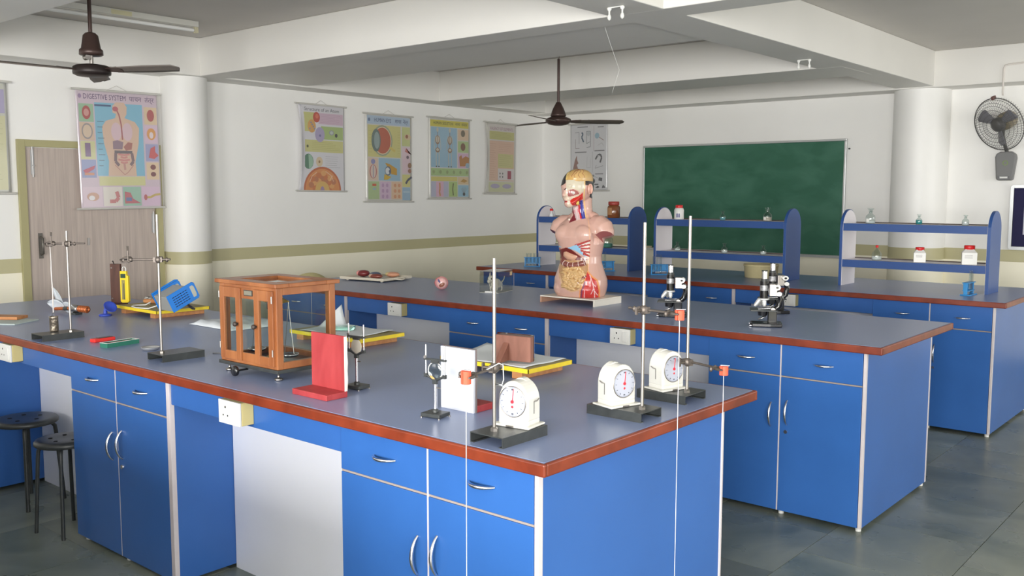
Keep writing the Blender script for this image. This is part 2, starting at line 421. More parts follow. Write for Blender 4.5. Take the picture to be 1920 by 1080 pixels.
def knee_panels(where, x0, x1, yf):
    a = MB().box(-(x1-x0)/2, (x1-x0)/2, 0, .018, .768-.84, HT-TOPT-.003-.84).build('apron_panel', BLUEP, None, .001)
    a.location = ((x0+x1)/2, yf+.006, .84); tag(a, 'blue apron board under the worktop '+where, 'panel', 'apron boards over the knee spaces')
    b = MB().box(-(x1-x0)/2, (x1-x0)/2, 0, .018, -.409, .4715).build('modesty_panel', WPAN)
    b.location = ((x0+x1)/2, yf+.285, .41); tag(b, 'white panel closing the knee space '+where, 'panel', 'white knee space panels')
def socket(label, x, yf, z=.824):
    t = thing('socket_box', label, 'socket', (x, yf+.006, z), group='white switched sockets on the aprons')
    MB().box(-.066, .066, -.052, 0, -.043, .043).build('backing_box', IVORY, t, .003)
    p = MB().box(-.0665, .0665, -.062, -.0525, -.0435, .0435).build('face_plate', WHITEP, t, .002)
    MB().box(.018, .05, -.066, -.062, -.03, .03).build('switch', WHITEP, p, .002)
    d = MB()
    for (a, c, r) in ((-.022, .018, .0045), (-.036, -.012, .0035), (-.008, -.012, .0035)):
        d.cyl((a, -.0615, c), (a, -.0624, c), r, r, 10)
    d.build('pin_hole', BLACKP, p)
    return t
A_Y, B_Y, C_Y = 1.94, 4.405, 6.74
cabinet('bench cabinet of the nearest worktop at its right end corner', -2.39, -1.555, A_Y, 1.06, True, .014)
cabinet('bench cabinet of the nearest worktop beside the black stools', -4.335, -3.465, A_Y, 1.06)
cabinet('bench cabinet of the nearest worktop at the far left behind the stools', -6.17, -5.36, A_Y, 1.06)
knee_panels('of the nearest worktop below the balance case', -3.463, -2.392, A_Y)
knee_panels('of the nearest worktop behind the stools', -5.358, -4.337, A_Y)
socket('white socket on the nearest bench below the red wooden screen', -2.955, A_Y)
socket('white socket on the nearest bench at the left edge above the stools', -4.93, A_Y)
cabinet('bench cabinet of the middle worktop at its right end', -2.382, -1.555, B_Y, 1.0, True, .014)
cabinet('bench cabinet of the middle worktop behind the wooden mirror block', -4.293, -3.462, B_Y, 1.0)
cabinet('bench cabinet of the middle worktop beside the balance case', -6.14, -5.335, B_Y, 1.0)
knee_panels('of the middle worktop behind the white clocks', -3.46, -2.384, B_Y)
knee_panels('of the middle worktop behind the lens holders', -5.333, -4.295, B_Y)
socket('white socket on the middle bench below the torso stand', -2.91, B_Y)
socket('white socket on the middle bench below the pink organ model', -4.765, B_Y)
cabinet('bench cabinet of the rear worktop at its right end', -2.352, -1.553, C_Y, 1.1, True, .014)
cabinet('bench cabinet of the rear worktop behind the left microscope', -4.235, -3.43, C_Y, 1.1)
cabinet('bench cabinet of the rear worktop at its left end by the torso', -6.1, -5.305, C_Y, 1.1)
knee_panels('of the rear worktop right of the microscopes', -3.428, -2.354, C_Y)
knee_panels('of the rear worktop behind the torso', -5.303, -4.237, C_Y)
socket('white socket on the rear bench beside the paired microscopes', -2.975, C_Y)

# unseen bench row, added behind the camera to shade the nearest bench's lower left
rb_ = MB().box(-6.33, -1.478, -.53, .62, HT-TOPT, HT)
for a, b in ((-6.17, -5.36), (-4.335, -3.465), (-2.39, -1.555)): rb_.box(a, b, -.46, .55, .03, HT-TOPT-.001)
for a, b in ((-5.36, -4.335), (-3.465, -2.39)): rb_.box(a, b, .03, .05, .03, HT-TOPT-.001)
struct(rb_.build('added_shade_bench', BLUEP))
# stools tucked under the nearest bench
def stool(label, x, y, rz):
    t = thing('stool', label, 'stool', (x, y, 0), rz, 'round black stools')
    s = MB().lathe([(0, .452), (.06, .453), (.125, .455), (.15, .452), (.157, .444), (.157, .432), (.15, .427), (0, .427)], 36).build('seat', BLACKM, t)
    for k in range(5):
        a = 2*PI*k/5; MB().cyl((.075*math.cos(a), .075*math.sin(a), .4535), (.075*math.cos(a), .075*math.sin(a), .4552), .011, .011, 12).build('seat_hole', mat('hole_dark', (8, 8, 8), .8), s)
    for k in range(4):
        a = PI/4+k*PI/2; c, d = math.cos(a), math.sin(a)
        MB().tube([(c*.06, d*.06, .424), (c*.115, d*.115, .422), (c*.135, d*.135, .40), (c*.14, d*.14, .36), (c*.165, d*.165, 0)], .0105, 10).build('leg', BLACKM, t)
    return t
stool('round black stool at the left picture edge under the nearest bench', -5.035, 2.01, .35)
stool('round black stool half hidden behind the nearest bench cabinet', -4.472, 1.958, .2).scale = (.86, .86, 1)
# ---------------------------------------------------------------- printed charts
_TX = {}
def text_polys(body):
    """2D triangles of a word, height about 0.7, and its width"""
    if body in _TX: return _TX[body]
    cu = bpy.data.curves.new('t', 'FONT'); cu.body = body; cu.resolution_u = 2
    o = bpy.data.objects.new('t', cu); COL.objects.link(o)
    dg = bpy.context.evaluated_depsgraph_get(); me = bpy.data.meshes.new_from_object(o.evaluated_get(dg))
    vs = [(v.co.x, v.co.y) for v in me.vertices]; fs = [tuple(p.vertices) for p in me.polygons]
    bpy.data.objects.remove(o); bpy.data.curves.remove(cu); bpy.data.meshes.remove(me)
    wd_ = max([v[0] for v in vs] or [1]); _TX[body] = (vs, fs, wd_); return _TX[body]
class Print:
    """flat colour shapes laid on a sheet, in sheet coordinates u (right) v (up), metres"""
    def __init__(s, fn): s.m = MB(); s.fn = fn; s.k = 1; s.n = 0
    def shape(s, pts, fs, col):
        s.n += 1; s.m.col = col; d = .0003*s.k+.00004*s.n; s.m.add([s.fn(u, v, d) for u, v in pts], fs)
    def R(s, x0, y0, x1, y1, col): s.shape([(x0, y0), (x1, y0), (x1, y1), (x0, y1)], [(0, 1, 2, 3)], col); return s
    def E(s, cx, cy, rx, ry, col, n=20, a0=0, a1=2*PI):
        p = [(cx+rx*math.cos(a0+(a1-a0)*i/n), cy+ry*math.sin(a0+(a1-a0)*i/n)) for i in range(n+(0 if a1-a0 > 6.2 else 1))]
        s.shape(p, [tuple(range(len(p)))], col); return s
    def P(s, pts, col): s.shape(pts, [tuple(range(len(pts)))], col); return s
    def L(s, pts, w, col):
        for (a, b), (c, d) in zip(pts[:-1], pts[1:]):
            l = math.hypot(c-a, d-b) or 1; nx, ny = -(d-b)/l*w/2, (c-a)/l*w/2
            s.shape([(a-nx, b-ny), (c-nx, d-ny), (c+nx, d+ny), (a+nx, b+ny)], [(0, 1, 2, 3)], col)
        return s
    def T(s, body, x, y, h, col, width=None):
        vs, fs, w = text_polys(body); k = h/.7; kx = (width/w) if width else k
        s.shape([(x+a*kx, y+b*k) for a, b in vs], fs, col); return s
    def lines(s, x0, x1, y0, y1, n, col=(120, 118, 120), w=.0022):
        for i in range(n):
            y = y0+(y1-y0)*(i+.5)/n; s.R(x0, y-w/2, x0+(x1-x0)*random.uniform(.65, 1), y+w/2, col)
        return s
    def up(s): s.k += 1; return s
def chart(label, wall, u0, z0, W, H, tilt, draw, sheetcol=(225, 222, 222), curl=0., group='charts hanging on the left wall', off=.012):
    """wall 'L': u runs along +Y on the left wall; wall 'B': u runs along +X on the board wall"""
    if wall == 'L': loc = (XL+off, u0, z0); rz = PI/2
    else: loc = (u0, YB-.012, z0); rz = 0
    t = thing('wall_chart', label, 'wall chart', loc, rz, group); t.rotation_euler = (0, tilt, rz)
    def f(u, v, d=0): return (u, -d-.010, v)
    def fs(a, b):
        u, v = a*W, .02+b*(H-.04); x, y, z = f(u, v)
        c = max(0, (.16-a)/.16); s_ = math.sin(b*PI)
        return (x+curl*.35*c*c*s_, y-curl*c*c*s_, z)
    g = MB(); g.grid(fs, 20, 20); g.build('sheet', mat('chart_sheet_%d%d%d' % sheetcol, sheetcol, .22, coat=.4), t, solid=.0006)
    RODM = mat('chart_rod', (196, 194, 188), .4)
    MB().cyl((-.035, -.009, .012), (W+.035, -.009, .012), .009, .009, 12).build('bottom_rod', RODM, t)
    MB().cyl((-.035, -.009, H-.012), (W+.035, -.009, H-.012), .009, .009, 12).build('top_rod', RODM, t)
    c = MB().tube([(W*.38, -.009, H-.004), (W*.5, -.003, H+.035), (W*.62, -.009, H-.004)], .0018, 6); c.build('hanging_cord', RODM, t)
    p = Print(lambda u, v, d: f(u, v, d+.0006)); draw(p, W, H)
    m = p.m; me = bpy.data.meshes.new('x'); me.from_pydata([tuple(q) for q in m.v], [], m.f)
    bm = bmesh.new(); bm.from_mesh(me); lay = bm.loops.layers.float_color.new('Col')
    bm.faces.ensure_lookup_table()
    for fc in bm.faces:
        cc = lin(tuple(.92*(q*.76+.24*205) for q in m.c[fc.index]))
        for l in fc.loops: l[lay] = (*cc, 1)
    bm.to_mesh(me); bm.free(); me.materials.append(PRINT); me.name = 'print'
    o = bpy.data.objects.new('print', me); COL.objects.link(o); o.parent = t
    return t

def d_digest(p, W, H):
    sk = (226, 186, 158)
    p.R(.01, .02, W-.01, H-.03, (214, 190, 205)); p.up()
    p.T('DIGESTIVE SYSTEM', .06, H-.085, .042, (70, 50, 90), .36); p.T('पाचन  तंत्र', .45, H-.085, .040, (70, 50, 90), .22); p.E(.033, H-.065, .014, .018, (150, 120, 160))
    x0, x1 = .15, .56
    p.R(x0, .28, x1, H-.11, (120, 186, 216)); p.R(x0+.01, .20, x1, .275, (214, 210, 140))
    p.R(x0, H-.14, x0+.14, H-.125, (60, 80, 120))
    cells = [((150, 190, 150), .02, H-.27), ((225, 190, 160), .02, H-.42), ((216, 214, 150), .02, H-.57), ((140, 150, 200), .02, H-.72)]
    for c, x, y in cells: p.R(x, y, x+.12, y+.145, c)
    for i, c in enumerate(((230, 200, 160), (222, 190, 214), (160, 160, 205), (232, 200, 160))): p.R(.575, H-.27-.155*i, .69, H-.125-.155*i, c)
    for i, c in enumerate(((228, 200, 215), (235, 226, 214), (150, 195, 170), (224, 190, 216))): p.R(.02+.168*i, .03, .18+.168*i, .19, c)
    p.up()
    # body
    p.P([(.24, .28), (.25, .40), (.215, .55), (.205, .68), (.24, .73), (.32, .755), (.33, .79), (.30, .80), (.30, .855), (.335, .885), (.40, .885), (.425, .85), (.42, .79), (.40, .76), (.49, .73), (.525, .68), (.515, .55), (.48, .40), (.485, .28)], sk)
    p.up(); p.E(.325, .645, .045, .075, (226, 190, 200)); p.E(.42, .645, .045, .075, (226, 190, 200)); p.L([(.335, .825), (.355, .78), (.37, .70), (.375, .58)], .012, (170, 90, 90)); p.E(.325, .83, .025, .02, (190, 90, 100))
    p.up(); p.P([(.29, .50), (.29, .565), (.33, .575), (.38, .56), (.37, .50)], (140, 110, 125)); p.P([(.38, .52), (.42, .56), (.46, .555), (.45, .50), (.40, .49)], (170, 100, 90)); p.R(.30, .465, .455, .49, (95, 85, 90))
    p.L([(.31, .47), (.305, .40), (.335, .365)], .025, (120, 95, 100)); p.L([(.45, .47), (.46, .40), (.435, .37)], .025, (120, 95, 100))
    p.up()
    for i in range(4): p.L([(.33+.02*(i % 2), .46-.022*i), (.38, .452-.022*i), (.43-.02*(i % 2), .46-.022*i)], .015, (214, 130, 125))
    p.L([(.38, .385), (.385, .33)], .018, (200, 140, 130)); p.L([(.30, .37), (.36, .31), (.38, .29), (.41, .31), (.46, .37)], .006, (190, 130, 120))
    # small organs
    p.E(.08, H-.195, .035, .055, (170, 60, 60)); p.E(.08, H-.195, .022, .03, (210, 140, 130)); p.E(.08, H-.345, .045, .065, (150, 140, 140)); p.E(.08, H-.345, .036, .052, (225, 195, 165)); p.R(.055, H-.55, .10, H-.44, (120, 90, 130)); p.P([(.03, H-.66), (.13, H-.62), (.12, H-.65), (.05, H-.69)], (190, 60, 80)); p.R(.04, H-.70, .12, H-.68, (210, 130, 90))
    p.E(.632, H-.195, .032, .05, (175, 75, 75)); p.E(.632, H-.35, .04, .05, (225, 150, 70)); p.E(.632, H-.36, .018, .028, (235, 215, 220)); p.P([(.60, H-.55), (.62, H-.47), (.66, H-.45), (.66, H-.50), (.69, H-.53), (.65, H-.56)], (205, 80, 80)); p.E(.635, H-.63, .025, .022, (120, 60, 60)); p.E(.635, H-.69, .024, .02, (110, 55, 60))
    p.E(.10, .11, .05, .035, (205, 150, 120)); p.E(.09, .10, .025, .02, (240, 235, 235)); p.L([(.24, .07), (.29, .07), (.315, .10), (.30, .15)], .03, (205, 115, 115)); p.P([(.37, .05), (.37, .15), (.42, .14), (.44, .09), (.51, .05)], (190, 90, 100)); p.R(.38, .07, .43, .10, (90, 110, 160)); p.L([(.54, .10), (.60, .10), (.64, .12), (.69, .125)], .018, (200, 170, 80)); p.E(.555, .10, .015, .025, (190, 90, 90))
    for k in range(9): p.R(x0+.015, .36+.045*k, x0+.05+.01*(k % 3), .365+.045*k, (80, 100, 120))
chart('chart of the digestive system hanging partly over the door', 'L', 3.553, 1.475, .70, .985, -.012, d_digest, (212, 200, 208), 0., off=.05)

def d_atom(p, W, H):
    p.R(.04, .02, W-.01, H-.02, (226, 224, 230)); p.up()
    p.T('Structure of an Atom', .075, H-.075, .034, (60, 60, 70), W-.14)
    p.R(.05, .60, .20, .79, (206, 204, 120)); p.R(.25, .68, W-.015, .79, (218, 186, 206)); p.R(.28, .53, W-.015, .66, (166, 192, 110)); p.R(.06, .40, W-.015, .52, (212, 208, 130))
    p.up(); p.E(.225, .745, .043, .052, (196, 70, 52)); p.E(.165, .655, .05, .065, (222, 160, 80)); p.E(.265, .575, .06, .075, (172, 160, 200)); p.E(.12, .305, .062, .075, (74, 120, 92)); p.E(.255, .305, .042, .05, (226, 200, 160))
    p.E(W/2+.005, .02, .235, .235, (196, 92, 50), 28, 0, PI); p.up()
    p.E(.23, .755, .02, .024, (226, 110, 80)); p.P([(.125, .235), (.12, .375), (.15, .37), (.175, .33), (.178, .28), (.15, .24)], (150, 190, 160)); p.E(.255, .305, .012, .014, (150, 110, 60))
    p.E(W/2+.005, .02, .215, .215, (226, 136, 70), 28, 0, PI); p.up()
    for i in range(16):
        a = PI*(i+.5)/16; r = .09+.09*((i*7) % 5)/5; p.E(W/2+r*math.cos(a), .03+r*math.sin(a), .035, .03, ((208, 110, 60), (232, 160, 90), (190, 110, 70))[i % 3], 9)
    p.up(); p.E(W/2, .02, .09, .09, (226, 176, 90), 18, 0, PI); p.up(); p.E(W/2, .02, .025, .04, (160, 130, 170), 12, 0, PI)
    p.L([(.13, .10), (.16, .16), (.22, .20)], .006, (245, 205, 170)); p.L([(.33, .21), (.40, .17), (.43, .11)], .006, (245, 205, 170)); p.L([(.38, .12), (.42, .17)], .006, (245, 205, 170))
    for i in range(5): p.E(.14+.015*i, .65+.02*((i*3) % 4-1), .009, .009, (130, 140, 170), 8)
    p.E(.41, .60, .03, .026, (150, 150, 160)); p.E(.41, .60, .02, .016, (190, 205, 190)); p.E(.47, .575, .017, .02, (60, 60, 60)); p.E(.11, .455, .012, .014, (80, 80, 50)); p.E(.265, .565, .012, .012, (110, 110, 160))
    p.lines(.27, W-.03, .69, .78, 6, (190, 150, 175)); p.lines(.16, W-.03, .415, .505, 5, (170, 165, 90)); p.lines(.33, W-.03, .24, .37, 6, (150, 150, 155))
chart('chart about the structure of an atom with a glossy curled edge', 'L', 5.735, 1.63, .575, .88, .008, d_atom, (218, 216, 222), .045)

def d_eye(p, W, H):
    p.R(.02, .03, W-.02, H-.03, (216, 212, 205)); p.up()
    p.R(.02, H-.12, W-.02, H-.03, (176, 198, 222)); p.R(.03, .49, .50, H-.13, (212, 204, 122)); p.R(.03, .24, .17, .48, (228, 200, 176)); p.R(.18, .24, .49, .48, (150, 188, 214)); p.R(.52, .62, W-.02, H-.13, (200, 206, 130)); p.R(.52, .32, W-.02, .61, (230, 200, 210)); p.R(.52, .175, W-.02, .31, (220, 212, 130)); p.R(.52, .03, W-.02, .17, (150, 182, 210))
    for i, c in enumerate(((176, 200, 140), (220, 186, 214), (236, 196, 160))): p.R(.03+.165*i, .04, .185+.165*i, .23, c)
    p.up(); p.T('HUMAN EYE', .12, H-.095, .042, (50, 60, 100), .24); p.T('मानव  नेत्र', .42, H-.095, .040, (50, 60, 100), .19); p.E(.05, H-.075, .015, .018, (90, 110, 150))
    p.E(.235, .665, .145, .165, (150, 160, 130)); p.up(); p.E(.235, .665, .128, .148, (226, 200, 160)); p.up(); p.E(.235, .665, .118, .138, (186, 84, 58)); p.E(.145, .665, .065, .12, (92, 110, 104)); p.up(); p.E(.155, .665, .04, .09, (140, 160, 158)); p.P([(.345, .61), (.42, .57), (.41, .545), (.33, .585)], (214, 190, 90))
    p.E(.10, .44, .03, .028, (140, 140, 190)); p.E(.10, .335, .05, .075, (190, 90, 90)); p.up(); p.E(.10, .335, .038, .07, (230, 205, 190)); p.L([(.10, .27), (.10, .40)], .012, (150, 150, 170))
    p.P([(.27, .43), (.33, .42), (.44, .37), (.44, .30), (.36, .31), (.30, .39)], (206, 150, 50)); p.P([(.25, .25), (.26, .31), (.36, .28), (.30, .25)], (214, 170, 50)); p.E(.31, .345, .045, .05, (90, 100, 120)); p.up(); p.E(.305, .345, .033, .037, (222, 226, 230)); p.E(.335, .34, .014, .018, (80, 90, 120))
    p.E(.60, .72, .05, .03, (220, 190, 150)); p.E(.59, .725, .02, .02, (150, 90, 60)); p.P([(.56, .56), (.58, .60), (.62, .54), (.66, .53)], (200, 110, 100)); p.E(.60, .50, .02, .018, (110, 90, 100)); p.E(.63, .41, .028, .03, (150, 110, 80)); p.E(.63, .35, .026, .024, (160, 110, 90)); p.L([(.57, .21), (.60, .25), (.66, .285)], .025, (80, 80, 100))
    p.R(.085, .18, .14, .205, (210, 90, 60)); p.R(.09, .14, .135, .16, (150, 180, 200)); p.R(.53, .11, W-.03, .13, (180, 205, 220))
    for i in range(6): p.E(.235+.06*(i % 2), .07+.06*(i//2), .018, .022, (190, 150, 190), 10)
    for i in range(6): p.E(.41+.06*(i % 2), .07+.06*(i//2), .02, .02, (222, 150, 110), 10)
    p.lines(.45, .495, .52, .78, 9, (170, 160, 90)); p.lines(.04, .10, .52, .78, 7, (170, 160, 90))
chart('human eye chart with a large red eyeball section', 'L', 6.60, 1.515, .66, .955, .004, d_eye, (214, 212, 206), 0.)

def d_skel(p, W, H):
    p.R(.02, .03, W-.02, H-.03, (216, 214, 206)); p.up()
    p.R(.02, H-.115, W-.02, H-.04, (214, 200, 70)); p.R(.03, .37, .455, H-.12, (150, 190, 216)); p.R(.47, .69, W-.02, H-.13, (230, 196, 160)); p.R(.47, .55, W-.02, .68, (176, 200, 130)); p.R(.47, .37, W-.02, .54, (220, 176, 204)); p.R(.03, .275, W-.02, .36, (170, 200, 130)); p.R(.03, .215, .46, .265, (222, 208, 110)); p.R(.47, .18, W-.02, .265, (226, 196, 150)); p.R(.03, .035, .31, .21, (190, 190, 214)); p.R(.11, .035, .23, .21, (230, 180, 205)); p.R(.32, .035, .46, .21, (176, 204, 120)); p.R(.47, .035, W-.02, .17, (150, 196, 220))
    p.up(); p.T('HUMAN SKELETON', .07, H-.09, .034, (60, 70, 60), .32); p.T('मानव  कंकाल', .43, H-.09, .034, (60, 70, 60), .20)
    for cx in (.135, .335):
        b = (206, 200, 180); d = (150, 110, 80)
        p.E(cx, .795, .017, .026, b); p.E(cx, .68, .036, .05, d); p.E(cx, .685, .026, .04, b); p.L([(cx, .77), (cx, .57)], .008, d)
        for s in (-1, 1):
            p.L([(cx+s*.03, .735), (cx+s*.048, .65), (cx+s*.052, .565)], .008, b); p.L([(cx+s*.02, .56), (cx+s*.024, .47), (cx+s*.02, .385)], .011, b); p.E(cx+s*.02, .38, .01, .008, (80, 70, 60))
        p.E(cx, .565, .035, .028, d); p.E(cx, .57, .022, .015, b)
    p.E(.555, .77, .035, .04, (110, 100, 80)); p.E(.555, .615, .04, .045, (120, 80, 60)); p.P([(.50, .39), (.49, .50), (.53, .52), (.54, .48), (.60, .51), (.66, .49), (.65, .42), (.58, .39)], (186, 120, 60)); p.E(.63, .40, .035, .03, (150, 180, 200))
    for i in range(6): p.E(.07+.11*i, .318, .02, .022, (150, 165, 110), 10)
    p.P([(.51, .21), (.56, .245), (.63, .22), (.58, .20)], (190, 140, 60)); p.L([(.165, .195), (.17, .13), (.16, .09), (.175, .045)], .022, (216, 150, 90)); p.L([(.39, .19), (.38, .12), (.39, .05)], .013, (90, 80, 60))
    for i in range(5): p.L([(.57, .07), (.52+.025*i, .15-.008*abs(i-2))], .007, (150, 170, 180))
    p.E(.57, .065, .022, .02, (70, 70, 70))
chart('human skeleton chart with two skeletons on a light blue field', 'L', 7.535, 1.545, .67, .945, .002, d_skel, (214, 212, 205), 0.)

def d_elem(p, W, H):
    p.R(.04, .03, W-.02, H-.03, (218, 210, 204)); p.up()
    p.T('VALENCY OF ELEMENTS', .08, H-.10, .036, (150, 90, 120), W-.13)
    p.R(.07, .67, W-.03, .77, (200, 196, 120)); p.R(.06, .17, W-.03, .655, (226, 184, 156)); p.up(); p.R(.23, .33, W-.04, .50, (206, 200, 130)); p.R(.23, .18, W-.03, .32, (222, 214, 212)); p.R(.06, .035, W-.03, .155, (206, 208, 160)); p.up()
    p.R(.41, .195, .48, .295, (150, 50, 66)); p.E(.18, .105, .085, .028, (170, 160, 190)); p.E(.40, .105, .085, .028, (170, 160, 190))
    for i in range(4): p.E(.27+.05*(i % 2), .22+.04*(i//2), .01, .012, (60, 60, 60), 8)
    p.lines(.08, .20, .20, .63, 16, (170, 120, 110)); p.lines(.25, W-.06, .345, .49, 6, (160, 160, 90)); p.lines(.24, W-.06, .52, .63, 5, (190, 140, 120)); p.lines(.10, W-.06, .68, .76, 5, (160, 156, 90))
chart('pale yellow and salmon element chart nearest the room corner', 'L', 8.48, 1.605, .56, .885, .012, d_elem, (206, 204, 196), .035)

def d_left(p, W, H):
    p.R(.02, .03, W-.02, H-.03, (206, 206, 190)); p.up(); p.R(.40, .62, W-.02, .80, (170, 160, 200)); p.R(.30, .04, W-.02, .60, (216, 212, 160)); p.up(); p.lines(.45, W-.04, .10, .56, 12, (170, 165, 120)); p.lines(.45, W-.04, .64, .78, 5, (120, 110, 150))
chart('chart cut off by the left picture edge beside the door', 'L', 2.42, 1.60, .615, .87, 0., d_left, (205, 205, 200), 0.)

def d_bw(p, W, H):
    g = (92, 92, 96)
    p.R(.015, .03, W-.015, H-.03, (222, 222, 226)); p.up()
    p.L([(.36, .50), (.36, H-.05)], .004, (160, 120, 130)); p.L([(.34, .24), (.34, .50)], .004, (150, 150, 155)); p.L([(.31, .04), (.31, .22)], .004, (170, 140, 150))
    for x, y, w in ((.11, .80, .16), (.40, .83, .10), (.42, .79, .09), (.07, .49, .18), (.37, .50, .15), (.10, .255, .15), (.38, .215, .12)): p.R(x, y, x+w, y+.012, (120, 120, 124))
    p.L([(.07, .74), (.135, .745), (.135, .60)], .006, (130, 130, 140)); p.L([(.08, .66), (.08, .545), (.14, .545)], .006, (150, 140, 140)); p.L([(.30, .62), (.25, .60), (.25, .75), (.31, .75), (.31, .56), (.25, .55)], .007, (120, 125, 130)); p.E(.28, .72, .025, .03, (190, 195, 200))
    p.L([(.175, .74), (.195, .72), (.175, .68), (.205, .62)], .02, (70, 90, 110)); p.E(.41, .69, .034, .036, (150, 186, 205)); p.L([(.44, .67), (.51, .63)], .01, (160, 140, 140)); p.L([(.42, .57), (.48, .60), (.51, .56)], .006, (190, 190, 190))
    p.P([(.04, .29), (.07, .40), (.10, .46), (.105, .40), (.125, .36), (.10, .34), (.12, .29)], (140, 100, 90)); p.L([(.26, .44), (.25, .30), (.31, .30), (.31, .42)], .005, (190, 190, 192))
    p.L([(.385, .40), (.42, .45), (.46, .46), (.48, .42), (.455, .36)], .022, (80, 80, 84)); p.E(.43, .44, .012, .012, (200, 200, 205)); p.L([(.40, .33), (.38, .29), (.50, .32)], .008, (170, 170, 172))
    p.E(.345, .135, .034, .036, (62, 62, 66)); p.E(.35, .20, .02, .014, (130, 130, 135)); p.P([(.43, .14), (.44, .18), (.49, .17), (.485, .13)], (80, 80, 84)); p.L([(.37, .19), (.44, .165)], .004, (140, 140, 140)); p.E(.24, .17, .04, .03, (150, 110, 130))
    p.P([(.38, .05), (.42, .075), (.45, .06), (.42, .045)], (70, 70, 75)); p.P([(.48, .045), (.50, .09), (.54, .05)], (90, 90, 95)); p.R(.37, .085, .43, .10, (90, 90, 95))
chart('grey instrument chart on the board wall behind the torso', 'B', -7.195, 1.635, .56, .86, -.012, d_bw, (200, 200, 203), 0., 'charts hanging on the board wall')

# ---------------------------------------------------------------- chalkboard and notice board
t = thing('chalkboard', 'large green chalkboard on the board wall behind the bottle racks', 'chalkboard', (-6.12, YB, .962))
def chalk_mat():
    m = bpy.data.materials.new('chalkboard_green'); m.use_nodes = True; nt = m.node_tree; b = nt.nodes['Principled BSDF']; N = nt.nodes.new; L = nt.links.new
    tc = N('ShaderNodeTexCoord'); mp = N('ShaderNodeMapping'); mp.inputs['Scale'].default_value = (1.2, 1, 2.2); mp.inputs['Rotation'].default_value = (0, .5, 0); L(tc.outputs['Object'], mp.inputs[0])
    n = N('ShaderNodeTexNoise'); n.inputs['Scale'].default_value = 2.2; n.inputs['Detail'].default_value = 7; n.inputs['Distortion'].default_value = .5; L(mp.outputs[0], n.inputs['Vector'])
    cr = N('ShaderNodeValToRGB'); e = cr.color_ramp.elements; e[0].position = .4; e[0].color = (*lin((38, 94, 72)), 1); e[1].position = .9; e[1].color = (*lin((72, 122, 102)), 1)
    L(n.outputs[0], cr.inputs[0]); L(cr.outputs[0], b.inputs['Base Color']); b.inputs['Roughness'].default_value = .5
    return m
ALU = mat('aluminium_trim', (198, 200, 200), .35, .85)
MB().box(.02, 2.42, -.02, -.006, .02, 1.2).build('writing_surface', chalk_mat(), t)
for b in ((0, 2.44, -.03, 0, 1.198, 1.22), (0, 2.44, -.03, 0, 0, .022), (0, .022, -.03, 0, .022, 1.198), (2.418, 2.44, -.03, 0, .022, 1.198)):
    MB().box(*b).build('frame_rail', ALU, t, .003)
tr = MB().box(0, 2.44, -.075, -.03, -.004, .004); tr.box(0, 2.44, -.078, -.072, -.004, .014); tr.build('chalk_tray', ALU, t)
for i, x in enumerate((.30, .95, 1.25, 2.2)):
    c = MB().cyl((-.03, 0, 0), (.03, 0, 0), .006, .005, 8).build('chalk', WHITEP); c.location = (-6.12+x, YB-.05, .972); c.rotation_euler = (0, 0, random.uniform(-.5, .5)); tag(c, ('chalk stick on the board tray near its left end', 'chalk stick on the board tray under the middle rack', 'second chalk stick on the board tray under the middle rack', 'chalk stick on the board tray at its right end')[i], 'chalk', 'chalk on the board tray')
d = MB().box(-.05, .05, -.02, .02, 0, .035).build('board_duster', mat('duster_felt', (196, 186, 160), .9), None, .004); d.location = (-6.02, YB-.052, .967); tag(d, 'small pale duster on the board tray at the left end', 'duster')
n = MB().cyl((0, 0, 0), (0, -.02, 0), .008, .008, 10).build('wall_nail', BLACKM); n.location = (-3.655, YB, 2.08); tag(n, 'dark nail in the wall right of the chalkboard', 'nail')

t = thing('notice_board', 'aluminium framed notice board with navy felt at the right picture edge', 'notice board', (-2.137, YB, 1.11))
MB().box(.03, .87, -.02, -.002, .03, .565).build('felt', mat('navy_felt', (40, 38, 74), .95, bump=.3, bscale=300), t)
fr = MB(); q = []
W_, H_, r_ = .90, .595, .03
for cx, cy, a0 in ((W_-r_, H_-r_, 0), (r_, H_-r_, PI/2), (r_, r_, PI), (W_-r_, r_, 1.5*PI)):
    for k in range(5): a = a0+k*PI/8; q.append((cx+r_*math.cos(a), cy+r_*math.sin(a)))
inn = [(max(.028, min(W_-.028, x)), max(.028, min(H_-.028, z))) for x, z in q]
n_ = len(q); vs = [(x, -.03, z) for x, z in q]+[(x, -.03, z) for x, z in inn]+[(x, 0, z) for x, z in q]+[(x, 0, z) for x, z in inn]
fs = []
for i in range(n_):
    j = (i+1) % n_; fs += [(i, j, n_+j, n_+i), (2*n_+i, 2*n_+j, j, i), (n_+i, n_+j, 3*n_+j, 3*n_+i)]
fr.add(vs, fs); fr.build('frame', ALU, t)
MB().box(.118, .75, -.0225, -.0205, .14, .545).build('pinned_sheet', mat('notice_sheet', (200, 200, 214), .6, var=.04, vscale=20), t)

